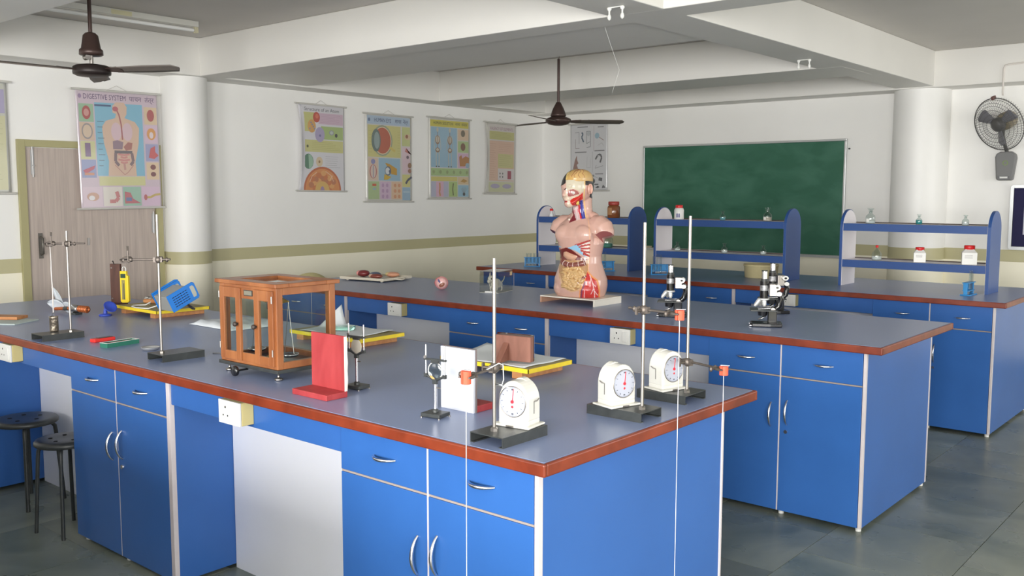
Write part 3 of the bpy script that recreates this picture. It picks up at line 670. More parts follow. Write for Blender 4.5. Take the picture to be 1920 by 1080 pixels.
# ---------------------------------------------------------------- fans and lights
def ceiling_fan(label, x, y, zh, ztop, a0, R, bell):
    t = thing('ceiling_fan', label, 'ceiling fan', (x, y, zh))
    hk = MB().tube([(0, 0, ztop-zh), (.012, 0, ztop-zh+.03), (.0, 0, ztop-zh+.06), (0, 0, ZC-zh)], .004, 6); hk.build('ceiling_hook', IRON, t)
    MB().cyl((0, 0, .12), (0, 0, ztop-zh), .012, .012, 12).build('down_rod', TUBEC, t)
    if bell:
        MB().lathe([(.013, .235), (.03, .23), (.045, .215), (.058, .135), (.07, .125), (.072, .095), (.062, .09), (0, .09)], 28).build('canopy', TUBEC, t)
        s = MB().cyl((-.02, -.03, .078), (.02, -.03, .078), .018, .018, 14); s.cyl((0, 0, .03), (0, 0, .12), .012, .012, 10); s.build('coupling', STEEL, t)
        MB().lathe([(0, .038), (.05, .036), (.095, .028), (.112, .018), (.114, -.012), (.112, -.026), (.09, -.036), (0, -.04)], 40).build('motor', mat('fan_motor_dark', (46, 38, 37), .4, .2), t)
    else:
        MB().lathe([(.012, .17), (.02, .168), (.05, .11), (.068, .06), (.07, .045), (.05, .04), (0, .04)], 28).build('canopy', TUBEC, t)
        MB().lathe([(0, .042), (.07, .04), (.112, .02), (.116, .0), (.09, -.026), (.04, -.038), (0, -.04)], 40).build('motor', TUBEC, t)
    for k in range(3):
        a = a0+k*2*PI/3; g = MB(); M = Matrix.Rotation(a, 4, 'Z') @ Matrix.Rotation(math.radians(-13), 4, 'X'); g.M = M
        def f(u, v):
            w = .075+.05*u if u < .5 else .1-.01*(u-.5)
            w *= 1 if u < .93 else math.sqrt(max(.05, 1-((u-.93)/.07)**2))
            return (.16+u*(R-.16), (v-.5)*w*1.15, .004-.012*(v-.5)**2*4*.3)
        g.grid(f, 16, 4)
        b = g.build('blade', mat('fan_blade', (96, 88, 80), .45, .1) if not bell else mat('fan_blade_grey', (120, 112, 106), .5), t, solid=.004)
        h = MB(); h.M = M; h.prism([(.09, -.02), (.20, -.045), (.215, 0), (.20, .045), (.09, .02)], -.004, .003); h.build('blade_iron', TUBEC, b)
    return t
FAN1 = (-5.93, 2.873, 2.388); FAN2 = (-5.204, 6.75, 2.262)
ceiling_fan('brown ceiling fan hanging near the door side, seen close at upper left', *FAN1, 2.905, math.radians(28), .61, True)
ceiling_fan('brown ceiling fan hanging before the chalkboard wall', *FAN2, 2.81, math.radians(47), .60, False)

t = thing('tube_light', 'slim white tube light batten on the ceiling above the door', 'light', (-6.70, 2.87, ZC-.055))
TL = mat('tube_batten', (214, 213, 206), .5)
MB().box(-.028, .028, 0, 1.22, .012, .055).build('batten', TL, t, .003)
MB().cyl((.0, .03, -.012), (.0, 1.19, -.012), .0135, .0135, 14).build('tube', mat('tube_glass', (238, 238, 236), .25), t)
for y in (.012, 1.21): MB().box(-.016, .016, y-.014, y+.014, -.032, .014).build('lamp_holder', mat('lamp_holder', (206, 200, 170), .5), t, .003)
MB().box(-.029, .029, .52, .68, .014, .05).build('choke_cover', mat('choke', (210, 205, 170), .5), t, .004)

def lamp_bracket(label, x, y):
    t = thing('lamp_bracket', label, 'lamp bracket', (x, y, ZB+.0005), 0, 'white empty lamp brackets on the beam')
    MB().box(-.05, .05, -.006, .006, -.005, 0).build('bar', WHITEP, t)
    for s in (-1, 1):
        h = MB(); h.lathe([(.013, -.004), (.012, -.012), (.005, -.02), (.005, -.036), (.009, -.042), (.011, -.052), (.009, -.062), (.003, -.068)], 14, (s*.042, 0, 0)); h.build('lamp_clip', WHITEP, t)
    return t
lamp_bracket('white two clip lamp bracket under the beam crossing', -2.93, 4.30)
lamp_bracket('white two clip lamp bracket farther along the beam by the column', -2.98, 6.87)
w = MB().tube([(-.07, 0, -.1), (-.06, .05, -.2), (-.04, .10, -.32), (-.07, .1, -.40), (-.1, .12, -.44)], .0007, 5).build('loose_wire', WHITEP); w.location = (-2.93, 4.30, ZB); tag(w, 'thin white loose wire dangling under the beam crossing', 'wire')

# wall fan
t = thing('wall_fan', 'grey caged wall fan on the board wall at upper right', 'wall fan', (-2.19, YB, 1.86))
FG = mat('fan_grey', (116, 116, 116), .45); FD = mat('fan_dark', (84, 83, 82), .45)
hs = MB(); pr = [(-.085, .10), (-.075, .13), (-.04, .15), (.05, .15), (.085, .125), (.092, .09), (.07, -.10), (.06, -.115), (-.055, -.115), (-.07, -.10)]
hs.prism(pr, -.07, 0, 'xz'); hs.build('switch_housing', FG, t, .012)
MB().box(-.05, .045, -.073, -.069, -.10, -.075).build('speed_label', BLACKP, t)
MB().box(-.035, .03, -.0745, -.0732, -.095, -.08).build('speed_mark', WHITEP, t)
rg = MB(); rg.tube([(.005+.02*math.cos(a), -.0715, .045+.02*math.sin(a)) for a in [2*PI*k/20 for k in range(20)]], .002, 6, closed=True); rg.build('green_ring', mat('green_ring', (140, 180, 60), .5), t)
MB().tube([(.01, -.04, .14), (.0, -.09, .20), (-.005, -.16, .28), (-.01, -.18, .37)], .016, 10).build('fan_neck', FD, t)
hd = bpy.data.objects.new('fan_head', None); COL.objects.link(hd); hd.parent = t
hd.location = (-.02, -.27, .385); hd.rotation_euler = (math.radians(111), 0, math.radians(-24))
mt = MB(); mt.lathe([(0, -.20), (.05, -.195), (.075, -.16), (.08, -.08), (.07, -.06), (0, -.06)], 24); mt.build('motor_housing', mat('fan_motor_olive', (150, 140, 118), .5), hd)
MB().lathe([(0, .05), (.03, .048), (.06, .03), (.065, 0), (.06, -.02), (0, -.02)], 24).build('hub', FD, hd)
for k in range(3):
    a = k*2*PI/3+.5; g = MB(); g.M = Matrix.Rotation(a, 4, 'Z') @ Matrix.Rotation(math.radians(24), 4, 'X')
    g.grid(lambda u, v: (.05+u*.145, (v-.5)*(.05+.075*u)*(1 if u < .85 else 1-((u-.85)/.15)**2*.35), .008*math.sin(v*PI)), 10, 4); g.build('blade', mat('fan_blade_wall', (120, 120, 126), .4), hd, solid=.003)
cg = MB(); 
for k in range(60):
    a = 2*PI*k/60; c, s = math.cos(a), math.sin(a)
    cg.tube([(c*.07, s*.07, .068), (c*.15, s*.15, .062), (c*.21, s*.21, .04), (c*.24, s*.24, .0), (c*.235, s*.235, -.04), (c*.15, s*.15, -.055), (c*.07, s*.07, -.06)], .0012, 4, caps=False)
for r, z in ((.07, .068), (.11, .066), (.15, .062), (.185, .052), (.21, .04), (.232, .018)):
    cg.tube([(r*math.cos(a), r*math.sin(a), z) for a in [2*PI*k/40 for k in range(40)]], .0018, 5, closed=True)
cg.tube([(.243*math.cos(a), .243*math.sin(a), -.002) for a in [2*PI*k/48 for k in range(48)]], .0042, 8, closed=True)
g_ = cg.build('cage', FD, hd)
MB().box(-.01, .012, .232, .262, -.02, .02).build('cage_clip', mat('clip_brown', (110, 80, 76), .5), hd)
c = MB().tube([(.5, 0, .02), (-.10, 0, -.004), (-.125, 0, -.012), (-.135, 0, -.035), (-.135, 0, -.24), (-.13, -.01, -.27)], .008, 10).build('conduit_pipe', mat('conduit', (214, 208, 202), .5)); c.location = (-2.08, YB-.335, 2.80); tag(c, 'pale bent conduit pipe above the wall fan', 'pipe')
c.location = (-2.04, WBY-.009, 2.765)
# ---------------------------------------------------------------- nearest bench: retort stands, clocks, pendulums
CORKM = mat('red_rubber_cork', (232, 92, 66), .6)
def retort(label, cx, cy, lx, ly, rod, top, jaw=None, jz=None, tail=None, kind='cork', along='y'):
    """pressed steel channel base, rod, boss head and clamp. rod, jaw, tail are world xy"""
    t = thing('retort_stand', label, 'retort stand', (cx, cy, HT), group='retort stands on the nearest bench')
    a, b = lx/2, ly/2; h = .03; w = .0028
    m = MB(); m.box(-a, a, -b, b, h-w, h)
    if along == 'y': m.box(-a, -a+w, -b, b, 0, h-w); m.box(a-w, a, -b, b, 0, h-w); m.box(-a+w, -a+.014, -b, b, 0, w); m.box(a-.014, a-w, -b, b, 0, w)
    else: m.box(-a, a, -b, -b+w, 0, h-w); m.box(-a, a, b-w, b, 0, h-w); m.box(-a, a, -b+w, -b+.014, 0, w); m.box(-a, a, b-.014, b-w, 0, w)
    m.build('channel_base', BLACKM, t)
    R = Vector((rod[0]-cx, rod[1]-cy, 0)); Tz = top-HT
    MB().cyl(R+Vector((0, 0, h-.012)), R+Vector((0, 0, Tz)), .0052, .0052, 14).build('rod', STEEL, t)
    MB().lathe([(.011, h), (.011, h+.008), (.0065, h+.012)], 6, R, False).build('rod_nut', STEEL, t)
    if jaw is None: return t
    J = Vector((jaw[0]-cx, jaw[1]-cy, jz-HT)); B = R+Vector((0, 0, jz-HT)); d = (J-B); L = d.length; d.normalize(); s = d.cross(Vector((0, 0, 1))).normalized()
    bo = MB(); bo.ell(B, (.014, .014, .016), 12, 8); bo.bar(B-d*.018, B+d*.02, .014, .02); bo.cyl(B+s*.004, B+s*.036, .0045, .0045, 8); bo.bar(B+s*.036-Vector((0, 0, .012)), B+s*.036+Vector((0, 0, .012)), .006, .008)
    bo.cyl(B-d*.016, B-d*.034, .004, .004, 8); bo.ell(B-d*.036, (.007, .007, .01), 8, 6); bo.build('boss_head', IRON, t)
    E_ = J-d*(.02 if kind == 'cork' else .03); tl = B-d*.045 if tail is None else Vector((tail[0]-cx, tail[1]-cy, jz-HT+.002))
    MB().cyl(tl, E_, .0042, .0042, 8).build('clamp_arm', IRON, t)
    j = MB()
    if kind == 'cork':
        for q in (-1, 1):
            j.tube([E_-d*.012, E_+s*q*.012, J+s*q*.0165-d*.006, J+s*q*.0155+d*.014], [.005, .0055, .005, .003], 8)
        j.cyl(E_-s*.022, E_+s*.03, .0032, .0032, 8); j.ell(E_+s*.032, (.006, .006, .009), 8, 6); j.ell(E_-d*.012, (.009, .009, .009), 8, 6)
    else:
        up_ = Vector((0, 0, 1))
        for q in (-1, 1):
            j.tube([E_, E_+d*.012+(s*.014+up_*.009)*q, E_+d*.034+(s*.016+up_*.010)*q, E_+d*.05+s*q*.003], .0036, 8)
        up_ = Vector((0, 0, 1)); j.cyl(E_+d*.018-up_*.016, E_+d*.018+up_*.04, .0035, .0035, 8); j.bar(E_+d*.018+up_*.038, E_+d*.018+up_*.056, .009, .006); j.ell(E_+d*.006, (.01, .01, .01), 8, 6); j.cyl(E_+d*.03-s*.02, E_+d*.03+s*.02, .003, .003, 8)
    j.build('clamp_jaw', IRON, t)
    return t
def pendulum(label, x, y, z, zb, h=.030):
    t = thing('pendulum', label, 'pendulum', (x, y, zb), group='cork hung pendulums')
    c = MB(); zz = z-zb
    for q in (0, PI):
        prof = [(math.cos(a+q)*.0135+(.0008 if q == 0 else -.0008), math.sin(a+q)*.0135) for a in [-PI/2+PI*k/10 for k in range(11)]]
        c.prism(prof, zz-h/2, zz+h/2)
    c.build('split_cork', CORKM, t, .0015)
    MB().bar((-.012, .004, zz+h/2+.001), (.02, -.004, zz+h/2+.004), .007, .002).build('paper_slip', PAPER, t)
    MB().cyl((0, 0, .02), (0, 0, zz-h/2), .0011, .0011, 6).build('thread', mat('thread', (222, 220, 228), .8), t)
    MB().ell((0, 0, .012), .0125, 16, 10).build('bob', STEEL, t)
    return t
retort('retort stand holding a cork at the near corner, beside the single white clock', -1.72, 2.01, .122, .2, (-1.732, 1.958), 1.44, (-1.704, 1.815), 1.129)
pendulum('red cork pendulum hanging in front of the near bench drawers', -1.704, 1.812, 1.128, .22, .036)
retort('tall retort stand between the two right hand clocks, clamp at torso base height', -1.632, 2.468, .205, .118, (-1.558, 2.459), 1.532, (-1.432, 2.449), 1.262, (-1.615, 2.463), along='x')
pendulum('red cork pendulum hanging over the right end panel of the nearest bench', -1.425, 2.449, 1.258, .20)
retort('tall retort stand at the back right of the nearest bench, clamp low', -1.648, 2.785, .19, .14, (-1.58, 2.773), 1.546, (-1.428, 2.733), 1.053, (-1.615, 2.79), along='x')
pendulum('red cork pendulum over the rear corner of the nearest bench end', -1.422, 2.731, 1.049, .20)
retort('retort stand with string and can at the left of the nearest bench', -4.585, 2.0, .12, .2, (-4.554, 2.048), 1.437, (-4.62, 1.992), 1.375, (-4.49, 2.105), 'ring')
retort('retort stand carrying the yellow spring balance clamp beside the metal dish', -3.655, 2.085, .122, .195, (-3.656, 2.019), 1.53, (-3.762, 1.93), 1.342, (-3.615, 2.05), 'ring')

o = MB().tube([(-.020, -.128, .004), (-.006, -.08, -.004), (.004, -.03, .004), (.012, .005, .016), (.022, .012, .012), (.024, .012, -.03), (.018, .012, -.046), (.0, .006, -.045), (.04, .02, -.052)], .0016, 6).build('white_thread', PAPER); o.location = (-1.726, 1.952, 1.129); tag(o, 'white thread looped over the clamp at the near corner stand', 'thread')
# can hanging on a string below the left stand
CAN = mat('crumpled_metal', (168, 156, 140), .32, .9, var=.25, vscale=25, bump=.5, bscale=50)
t = thing('hanging_can', 'dull metal can on a white string under the left retort stand clamp', 'can', (-4.616, 1.996, HT+.031))
MB().lathe([(0, .001), (.019, .001), (.0205, .006), (.0205, .07), (.022, .074), (.0195, .0745), (.0185, .07), (.0185, .004), (0, .004)], 24).build('can_body', CAN, t)
MB().tube([(-.0195, 0, .066), (-.012, 0, .088), (0, 0, .095), (.012, 0, .088), (.0195, 0, .066)], .0012, 6).build('bail', STEEL, t)
MB().tube([(0, 0, .093), (.001, .001, .2), (-.0015, 0, .30), (.001, 0, .34), (-.003, .0, .42)], [.0028, .003, .0034, .0024, .0022], 7).build('string', mat('string', (206, 200, 196), .9), t)

# white dial clocks
CLK = mat('white_enamel_case', (214, 213, 206), .22, coat=.3); DIAL = mat('dial_face', (178, 182, 196), .35); REDH = mat('red_hand', (216, 46, 60), .5)
def clock(label, x, y, rz):
    t = thing('stop_clock', label, 'stop clock', (x, y, HT+.0305), rz, 'white dial stop clocks')
    w, d = .047, .036
    def prof(s, top):
        return [(-w*s, .014)]+[(w*s*math.cos(a), .066+(top-.066)*math.sin(a)) for a in [PI-PI*k/18 for k in range(19)]]+[(w*s, .014)]
    MB().prism(prof(1, .124), -d, d*.9, 'xz').build('case', CLK, t, .007, 4)
    MB().box(-.058, .058, -d-.012, d+.004, 0, .006).build('foot_plate', CLK, t, .0025)
    MB().box(-.047, .047, -d+.002, d*.85, .005, .02).build('plinth', CLK, t, .004)
    MB().box(-.014, .01, -d-.0135, -d-.0115, .001, .0055).build('name_plate', STEEL, t)
    dl = MB(); N_ = 40; dl.add([(0, -d-.0012, .068)]+[(.041*math.cos(2*PI*k/N_), -d-.0012, .068+.041*math.sin(2*PI*k/N_)) for k in range(N_)], [(0, 1+(k+1) % N_, 1+k) for k in range(N_)])
    dl.build('dial', DIAL, t)
    MB().tube([(.0415*math.cos(2*PI*k/40), -d-.001, .068+.0415*math.sin(2*PI*k/40)) for k in range(40)], .0014, 6, closed=True).build('bezel', STEEL, t)
    tk = MB()
    for k in range(12):
        a = 2*PI*k/12; c, s = math.sin(a), math.cos(a); tk.bar((c*.035, -d-.0016, .068+s*.035), (c*.0312, -d-.0016, .068+s*.0312), .0042 if k % 3 else .006, .0006)
    for k in range(60):
        a = 2*PI*k/60; c, s = math.sin(a), math.cos(a); tk.bar((c*.0392, -d-.0016, .068+s*.0392), (c*.0375, -d-.0016, .068+s*.0375), .0006, .0006)
    tk.build('dial_marks', mat('dial_print', (84, 88, 100), .5), t)
    h = MB().bar((0, -d-.0026, .066), (.004, -d-.0026, .103), .0022, .0008); h.cyl((0, -d-.001, .068), (0, -d-.004, .068), .0045, .0045, 14); h.build('long_hand', REDH, t)
    MB().ell((0, -d-.0025, .054), (.0035, .001, .0035), 10, 6).build('small_hand', REDH, t)
    for s in (-1, 1):
        lv = MB().box(s*w-.0005, s*w+.0006, -.004, -.001, .035, .068); lv.build('lever_slot', mat('slot_dark', (96, 96, 92), .6), t)
        MB().tube([(s*(w+.0005), -.003, .068), (s*(w+.006), .004, .07), (s*(w+.007), .012, .075)], .0016, 6).build('lever', STEEL, t)
    MB().prism([(w*.8*math.cos(a), .072+.0545*math.sin(a)) for a in [PI*k/14 for k in range(15)]], .002, d*.8, 'xz').build('top_cap', CLK, t, .003)
    t.scale = (1.07, 1.07, 1.08)
    return t
clock('white dial clock standing alone beside the near corner retort stand', -1.728, 2.066, math.radians(8))
clock('white dial clock nearer the camera of the right hand pair', -1.662, 2.467, math.radians(75))
clock('white dial clock farther back of the right hand pair', -1.672, 2.787, math.radians(75))

# ---------------------------------------------------------------- balance in a glazed case
TEAK = wood_mat('teak', (126, 72, 38), (160, 102, 60), (5, 5, 1.2), .35, .2); BRASS = mat('brass', (196, 160, 70), .3, .9); YEL = mat('yellow_pillar', (206, 160, 52), .45)
BX, BY, BW, BD, BH = -3.27, 2.06, .373, .275, .325
t = thing('balance_case', 'teak and glass physical balance case with double doors', 'balance', (BX, BY, HT))
z0 = .044; z1 = z0+BH
MB().box(-.008, BW+.008, -.008, BD+.008, z0-.014, z0).build('base_slab', BLACKM, t, .002)
MB().box(.02, BW-.02, .02, BD-.02, z0, z0+.003).build('inner_floor', mat('dark_glass_floor', (46, 50, 52), .2), t)
def post(x0, x1, y0, y1, za=z0, zb=z1-.018): MB().box(x0, x1, y0, y1, za, zb).build('frame_post', TEAK, t, .002)
p = .028
post(0, p, 0, p); post(BW-p, BW, 0, p); post(0, p, BD-p, BD); post(BW-p, BW, BD-p, BD)
for b in ((p, BW-p, .0, .022, z0, z0+.026), (p, BW-p, 0, .022, z1-.055, z1-.018), (p, BW-p, BD-.022, BD, z0, z0+.026), (p, BW-p, BD-.022, BD, z1-.046, z1-.018), (0, .02, p, BD-p, z0, z0+.026), (0, .02, p, BD-p, z1-.046, z1-.018), (BW-.02, BW, p, BD-p, z0, z0+.026), (BW-.02, BW, p, BD-p, z1-.046, z1-.018)):
    MB().box(*b).build('frame_rail', TEAK, t, .0015)
# lid with glazed opening
o_ = .014; zl = z1-.018
for b in ((-o_, BW+o_, -o_, .05), (-o_, BW+o_, BD-.05, BD+o_), (-o_, .07, .05, BD-.05), (BW-.07, BW+o_, .05, BD-.05)):
    MB().box(b[0], b[1], b[2], b[3], zl, zl+.016).build('lid_board', TEAK, t, .003)
MB().box(.07, BW-.07, .05, BD-.05, zl+.003, zl+.006).build('lid_pane', glass_mat('lid_glass', (.86, .9, .9), .34), t)
MB().box(BW-.008, BW-.005, p, BD-p, z0+.026, z1-.046).build('side_pane', PANE, t)
MB().box(.005, .008, p, BD-p, z0+.026, z1-.046).build('side_pane', PANE, t)
MB().box(p, BW-p, BD-.012, BD-.009, z0+.026, z1-.046).build('rear_pane', PANE, t)
# fixed front strip and two doors; stiles as in a three light front
c0, c1, c2, c3 = .012, .150, .242, BW-.012
for i, (a, b) in enumerate(((c0, c1), (c2, c3))):
    d = bpy.data.objects.new('front_door', None); COL.objects.link(d); d.parent = t
    for q in ((a, a+.03, z0+.012, z1-.03), (b-.03, b, z0+.012, z1-.03), (a+.03, b-.03, z0+.012, z0+.045), (a+.03, b-.03, z1-.07, z1-.03)):
        MB().box(q[0], q[1], -.010, .002, q[2], q[3]).build('stile', TEAK, d, .0015)
    MB().box(a+.03, b-.03, -.004, -.002, z0+.045, z1-.07).build('pane', PANE, d)
    kx = b-.015 if i == 0 else a+.015
    k = MB(); k.M = Matrix.Translation((kx, -.010, z0+.155)) @ Matrix.Rotation(PI/2, 4, 'X'); k.lathe([(.004, 0), (.004, .006), (.0095, .010), (.0095, .016), (.006, .02), (0, .0205)], 16); k.build('knob', mat('dark_knob', (58, 50, 46), .4), d)
    hx = a+.002 if i == 0 else b-.002
    for hz in (z0+.05, z1-.075): MB().cyl((hx, -.012, hz), (hx, -.012, hz+.026), .003, .003, 8).build('hinge', STEEL, d)
MB().box(c1+.002, c2-.002, -.003, .002, z1-.07, z1-.03).build('centre_rail', TEAK, t, .001)
MB().box(c1+.002, c2-.002, -.003, .002, z0+.012, z0+.045).build('centre_rail', TEAK, t, .001)
MB().box(c1+.002, c2-.002, .003, .005, z0+.045, z1-.07).build('centre_pane', PANE, t)
n = MB().box(c1+.022, c2-.014, -.005, -.003, z1-.058, z1-.036).build('name_plate', BLACKM, t); MB().box(c1+.026, c2-.018, -.006, -.005, z1-.055, z1-.039).build('plate_print', mat('plate_silver', (150, 146, 130), .4, .5), n)
# mechanism
pc = (BW*.40, BD*.5)
MB().cyl((pc[0], pc[1], z0+.01), (pc[0], pc[1], z0+.20), .012, .012, 14).build('pillar', YEL, t)
MB().lathe([(.028, z0+.003), (.028, z0+.01), (.014, z0+.016)], 20, (pc[0], pc[1], 0)).build('pillar_foot', BRASS, t)
bm_ = MB(); bm_.bar((pc[0]-.11, pc[1], z0+.238), (pc[0]+.11, pc[1], z0+.238), .006, .006); bm_.tube([(pc[0]-.11, pc[1], z0+.238), (pc[0], pc[1], z0+.262), (pc[0]+.11, pc[1], z0+.238)], .003, 6); bm_.tube([(pc[0]-.10, pc[1], z0+.236), (pc[0], pc[1], z0+.216), (pc[0]+.10, pc[1], z0+.236)], .0025, 6)
for q in (-.07, -.035, 0, .035, .07): bm_.bar((pc[0]+q, pc[1], z0+.226), (pc[0]+q, pc[1], z0+.254), .003)
bm_.build('beam', BRASS, t); MB().box(pc[0]-.014, pc[0]+.014, pc[1]-.014, pc[1]+.014, z0+.2, z0+.232).build('pillar_cap', BLACKM, t)
MB().bar((pc[0], pc[1]-.014, z0+.23), (pc[0]-.002, pc[1]-.015, z0+.05), .0018).build('pointer', STEEL, t)
for s in (-1, 1):
    x = pc[0]+s*.108; st = MB()
    for q in (-.03, .03): st.tube([(x, pc[1], z0+.235), (x+q*.3, pc[1], z0+.17), (x+q, pc[1], z0+.035)], .0016, 6)
    st.build('stirrup', STEEL, t)
    MB().lathe([(0, .022), (.03, .022), (.036, .028), (.0375, .034), (.034, .032), (.028, .026), (0, .025)], 24, (x, pc[1], z0)).build('pan', CHROME, t)
rd = MB().cyl((BW-.045, .06, z0+.015), (BW-.052, .055, z0+.165), .0028, .0028, 8); rd.build('rider_rod', STEEL, t)
kb = MB(); kb.M = Matrix.Translation((BW*.44, -.04, z0-.021)) @ Matrix.Rotation(PI/2, 4, 'X'); kb.lathe([(0, 0), (.018, 0), (.02, .004), (.02, .01), (.018, .014), (0, .014)], 24); kb.cyl((0, 0, 0), (0, 0, -.05), .004, .004, 8); kb.build('arrest_knob', BLACKP, t)
for x, y in ((.025, .02), (BW-.025, .02), (.025, BD-.02), (BW-.025, BD-.02)):
    f = MB(); f.lathe([(0, .0), (.014, .0), (.0155, .003), (.0155, .008), (.005, .010), (.0045, .022), (.009, .025), (.009, .03), (0, .03)], 18, (x, y, 0)); f.build('levelling_foot', STEEL, t)

# ---------------------------------------------------------------- screens and lens holders
RED = wood_mat('red_painted_wood', (146, 44, 48), (168, 62, 64), (6, 6, 1.5), .5); CHIP = mat('chipped_white_edge', (226, 214, 206), .7, var=.1, vscale=40)
t = thing('red_screen', 'red wooden upright screen on a red foot board', 'optical screen', (-2.595, 2.0, HT))
MB().box(-.095, .095, -.03, .062, 0, .02).build('foot_board', RED, t, .002)
MB().box(-.093, .090, .055, .065, .02, .212).build('upright_board', RED, t, .001)
e = MB(); pts = [(.0, .02), (.004, .06), (.002, .09), (.0045, .12), (.002, .15), (.004, .19), (.001, .211)]
e.prism([(.0885, z) for _, z in pts[:1]]+[(.090+dx, z) for dx, z in pts]+[(.0885, .211)], .0545, .0655, 'xz'); e.build('bare_edge', CHIP, t)
t = thing('white_screen', 'white faced upright screen with a red foot board behind', 'optical screen', (-2.076, 2.17, HT))
MB().box(-.073, .073, -.006, .004, 0, .205).build('upright_board', mat('white_screen_face', (198, 201, 210), .35), t, .0015)
MB().box(-.073, .073, .0045, .012, .0, .206).build('backing_board', mat('grey_wood', (118, 108, 108), .7), t)
MB().box(-.073, .073, .0125, .095, 0, .022).build('foot_board', RED, t, .002)
def lens_holder(label, x, y, kind, rz, zt):
    t = thing('lens_holder', label, 'lens holder', (x, y, HT), rz, 'optical lens holders')
    MB().box(-.036, .036, -.03, .03, .003, .015).build('base', BLACKM, t, .002)
    for q in ((-.034, -.028), (.034, -.028), (-.034, .028), (.034, .028)): MB().cyl((q[0], q[1], 0), (q[0], q[1], .003), .004, .004, 8).build('foot', STEEL, t)
    ph = zt-.075
    MB().lathe([(.010, .015), (.010, .024), (.0065, .026)], 14).build('socket_collar', BLACKM, t)
    MB().cyl((0, 0, .02), (0, 0, ph), .0058, .0058, 14).build('post', CHROME, t)
    MB().cyl((.005, 0, ph-.02), (.02, 0, ph-.02), .002, .002, 8).build('set_screw', STEEL, t)
    k = MB(); k.box(-.007, .007, -.006, .006, ph-.008, ph+.008); k.tube([(-.036, 0, ph+.018), (-.02, 0, ph+.012), (0, 0, ph+.002), (.02, 0, ph+.012), (.036, 0, ph+.018)], .0045, 8); k.box(-.041, -.031, -.005, .005, ph+.012, ph+.024); k.box(.031, .041, -.005, .005, ph+.012, ph+.024); k.build('lower_jaw', BLACKM, t)
    u = MB(); u.box(-.042, .042, -.0035, .0035, ph+.066, ph+.072); u.box(-.014, .014, -.004, .004, ph+.058, ph+.067); u.build('upper_jaw', BLACKM, t)
    for s in (-1, 1): MB().cyl((s*.036, 0, ph+.012), (s*.036, 0, ph+.115), .0028, .0028, 10).build('guide_rod', CHROME, t)
    MB().cyl((-.036, -.006, ph+.076), (-.036, -.002, ph+.076), .005, .005, 10).build('clamp_screw', STEEL, t)
    r = .0275; c = (0, 0, ph+.0335); M = Matrix.Rotation(PI/2, 3, 'X')
    if kind == 'mirror':
        MB().ell(c, (r*.93, .0022, r), 24, 12).build('mirror_disc', mat('mirror_back_grey', (176, 172, 160), .35), t)
    else:
        MB().tube([(r*.97*math.cos(a), 0, c[2]+r*math.sin(a)) for a in [2*PI*k/32 for k in range(32)]], .0016, 6, closed=True).build('lens_rim', mat('rim_white', (214, 214, 206), .4), t)
        MB().ell(c, (r*.95, .004, r*.97), 24, 12).build('lens', GLASS, t)
        MB().ell((-.008, -.0045, ph+.012), (.011, .001, .004), 10, 6, Matrix.Rotation(.5, 3, 'Y')).build('tape_scrap', mat('tape_tan', (190, 150, 90), .7), t)
    return t
lens_holder('lens holder with a grey mirror disc behind the red screen', -2.588, 2.178, 'mirror', .12, .195)
lens_holder('lens holder with an open glass lens in front of the white screen', -2.068, 2.058, 'lens', .16, .188)

# ---------------------------------------------------------------- yellow edged boards with papers
YELE = mat('yellow_board_edge', (226, 200, 46), .5, var=.06, vscale=30); KHA = mat('board_top_khaki', (150, 138, 96), .6, var=.06, vscale=10); BATT = wood_mat('pale_batten', (166, 108, 62), (196, 140, 92), (2, 10, 10), .6)
def board(label, x0, x1, y0, y1, rz=0.):
    cx, cy = (x0+x1)/2, (y0+y1)/2; t = thing('drawing_board', label, 'drawing board', (cx, cy, HT), rz, 'yellow edged drawing boards'); a, b = (x1-x0)/2, (y1-y0)/2
    for q in (-a+.04, a-.09): MB().box(q, q+.05, -b+.01, b-.01, 0, .028).build('batten', BATT, t, .002)
    MB().box(-a+.003, a-.003, -b+.003, b-.003, .028, .045).build('panel', KHA, t)
    for c in ((-a, a, -b, -b+.003), (-a, a, b-.003, b), (-a, -a+.003, -b, b), (a-.003, a, -b, b)): MB().box(c[0], c[1], c[2], c[3], .0282, .0448).build('yellow_edge', YELE, t)
    return t
def paper(label, pts_fn, nu=16, nv=12, loc=(0, 0, 0), m=PAPER, group=None):
    g = MB().grid(pts_fn, nu, nv); o = g.build('paper_sheet', m, None, solid=.0006); o.location = loc; return tag(o, label, 'paper', group)
board('yellow edged board under the blue power supply', -5.325, -4.865, 2.665, 2.995, .0)
board('yellow edged board with paper and a green glass slab behind the balance case', -3.74, -3.235, 2.735, 3.015, .02)
board('yellow edged board with paper and the wooden mirror block', -2.665, -2.2, 2.68, 2.955, 0.)
def pw(u, v):
    z = .002+.004*math.sin(u*5+v*3)**2+.006*max(0, u-.7)*max(0, v-.4)*4
    z += .10*max(0, (.22-u)/.22)**1.6*max(0, v-.45)/.55
    return (-.25+u*.43+(.05*max(0, (.2-u)/.2)), -.135+v*.262, z)
paper('large white paper with a curled up corner on the board behind the balance case', pw, 20, 14, (-3.475, 2.875, HT+.0455))
def pw2(u, v):
    z = .002+.003*math.sin(u*7+v*4)**2+.016*max(0, .25-u)*4*(1-v)*.5+.02*max(0, .3-u)*max(0, v-.6)*8
    return (-.225+u*.425, -.13+v*.262, z)
paper('white paper on the board under the wooden mirror block', pw2, 18, 14, (-2.425, 2.817, HT+.0455))
def pw3(u, v):
    e = min(1, min(u, 1-u)*9)*min(1, min(v, 1-v)*9)
    return (-.20+u*.40+.02*v, -.17+v*.31, .001+e*(.014+.008*math.sin(u*9+v*5)**2+.005*math.sin(v*13)**2))
paper('crumpled white paper pile left of the balance case', pw3, 20, 14, (-4.36, 2.85, HT+.001))
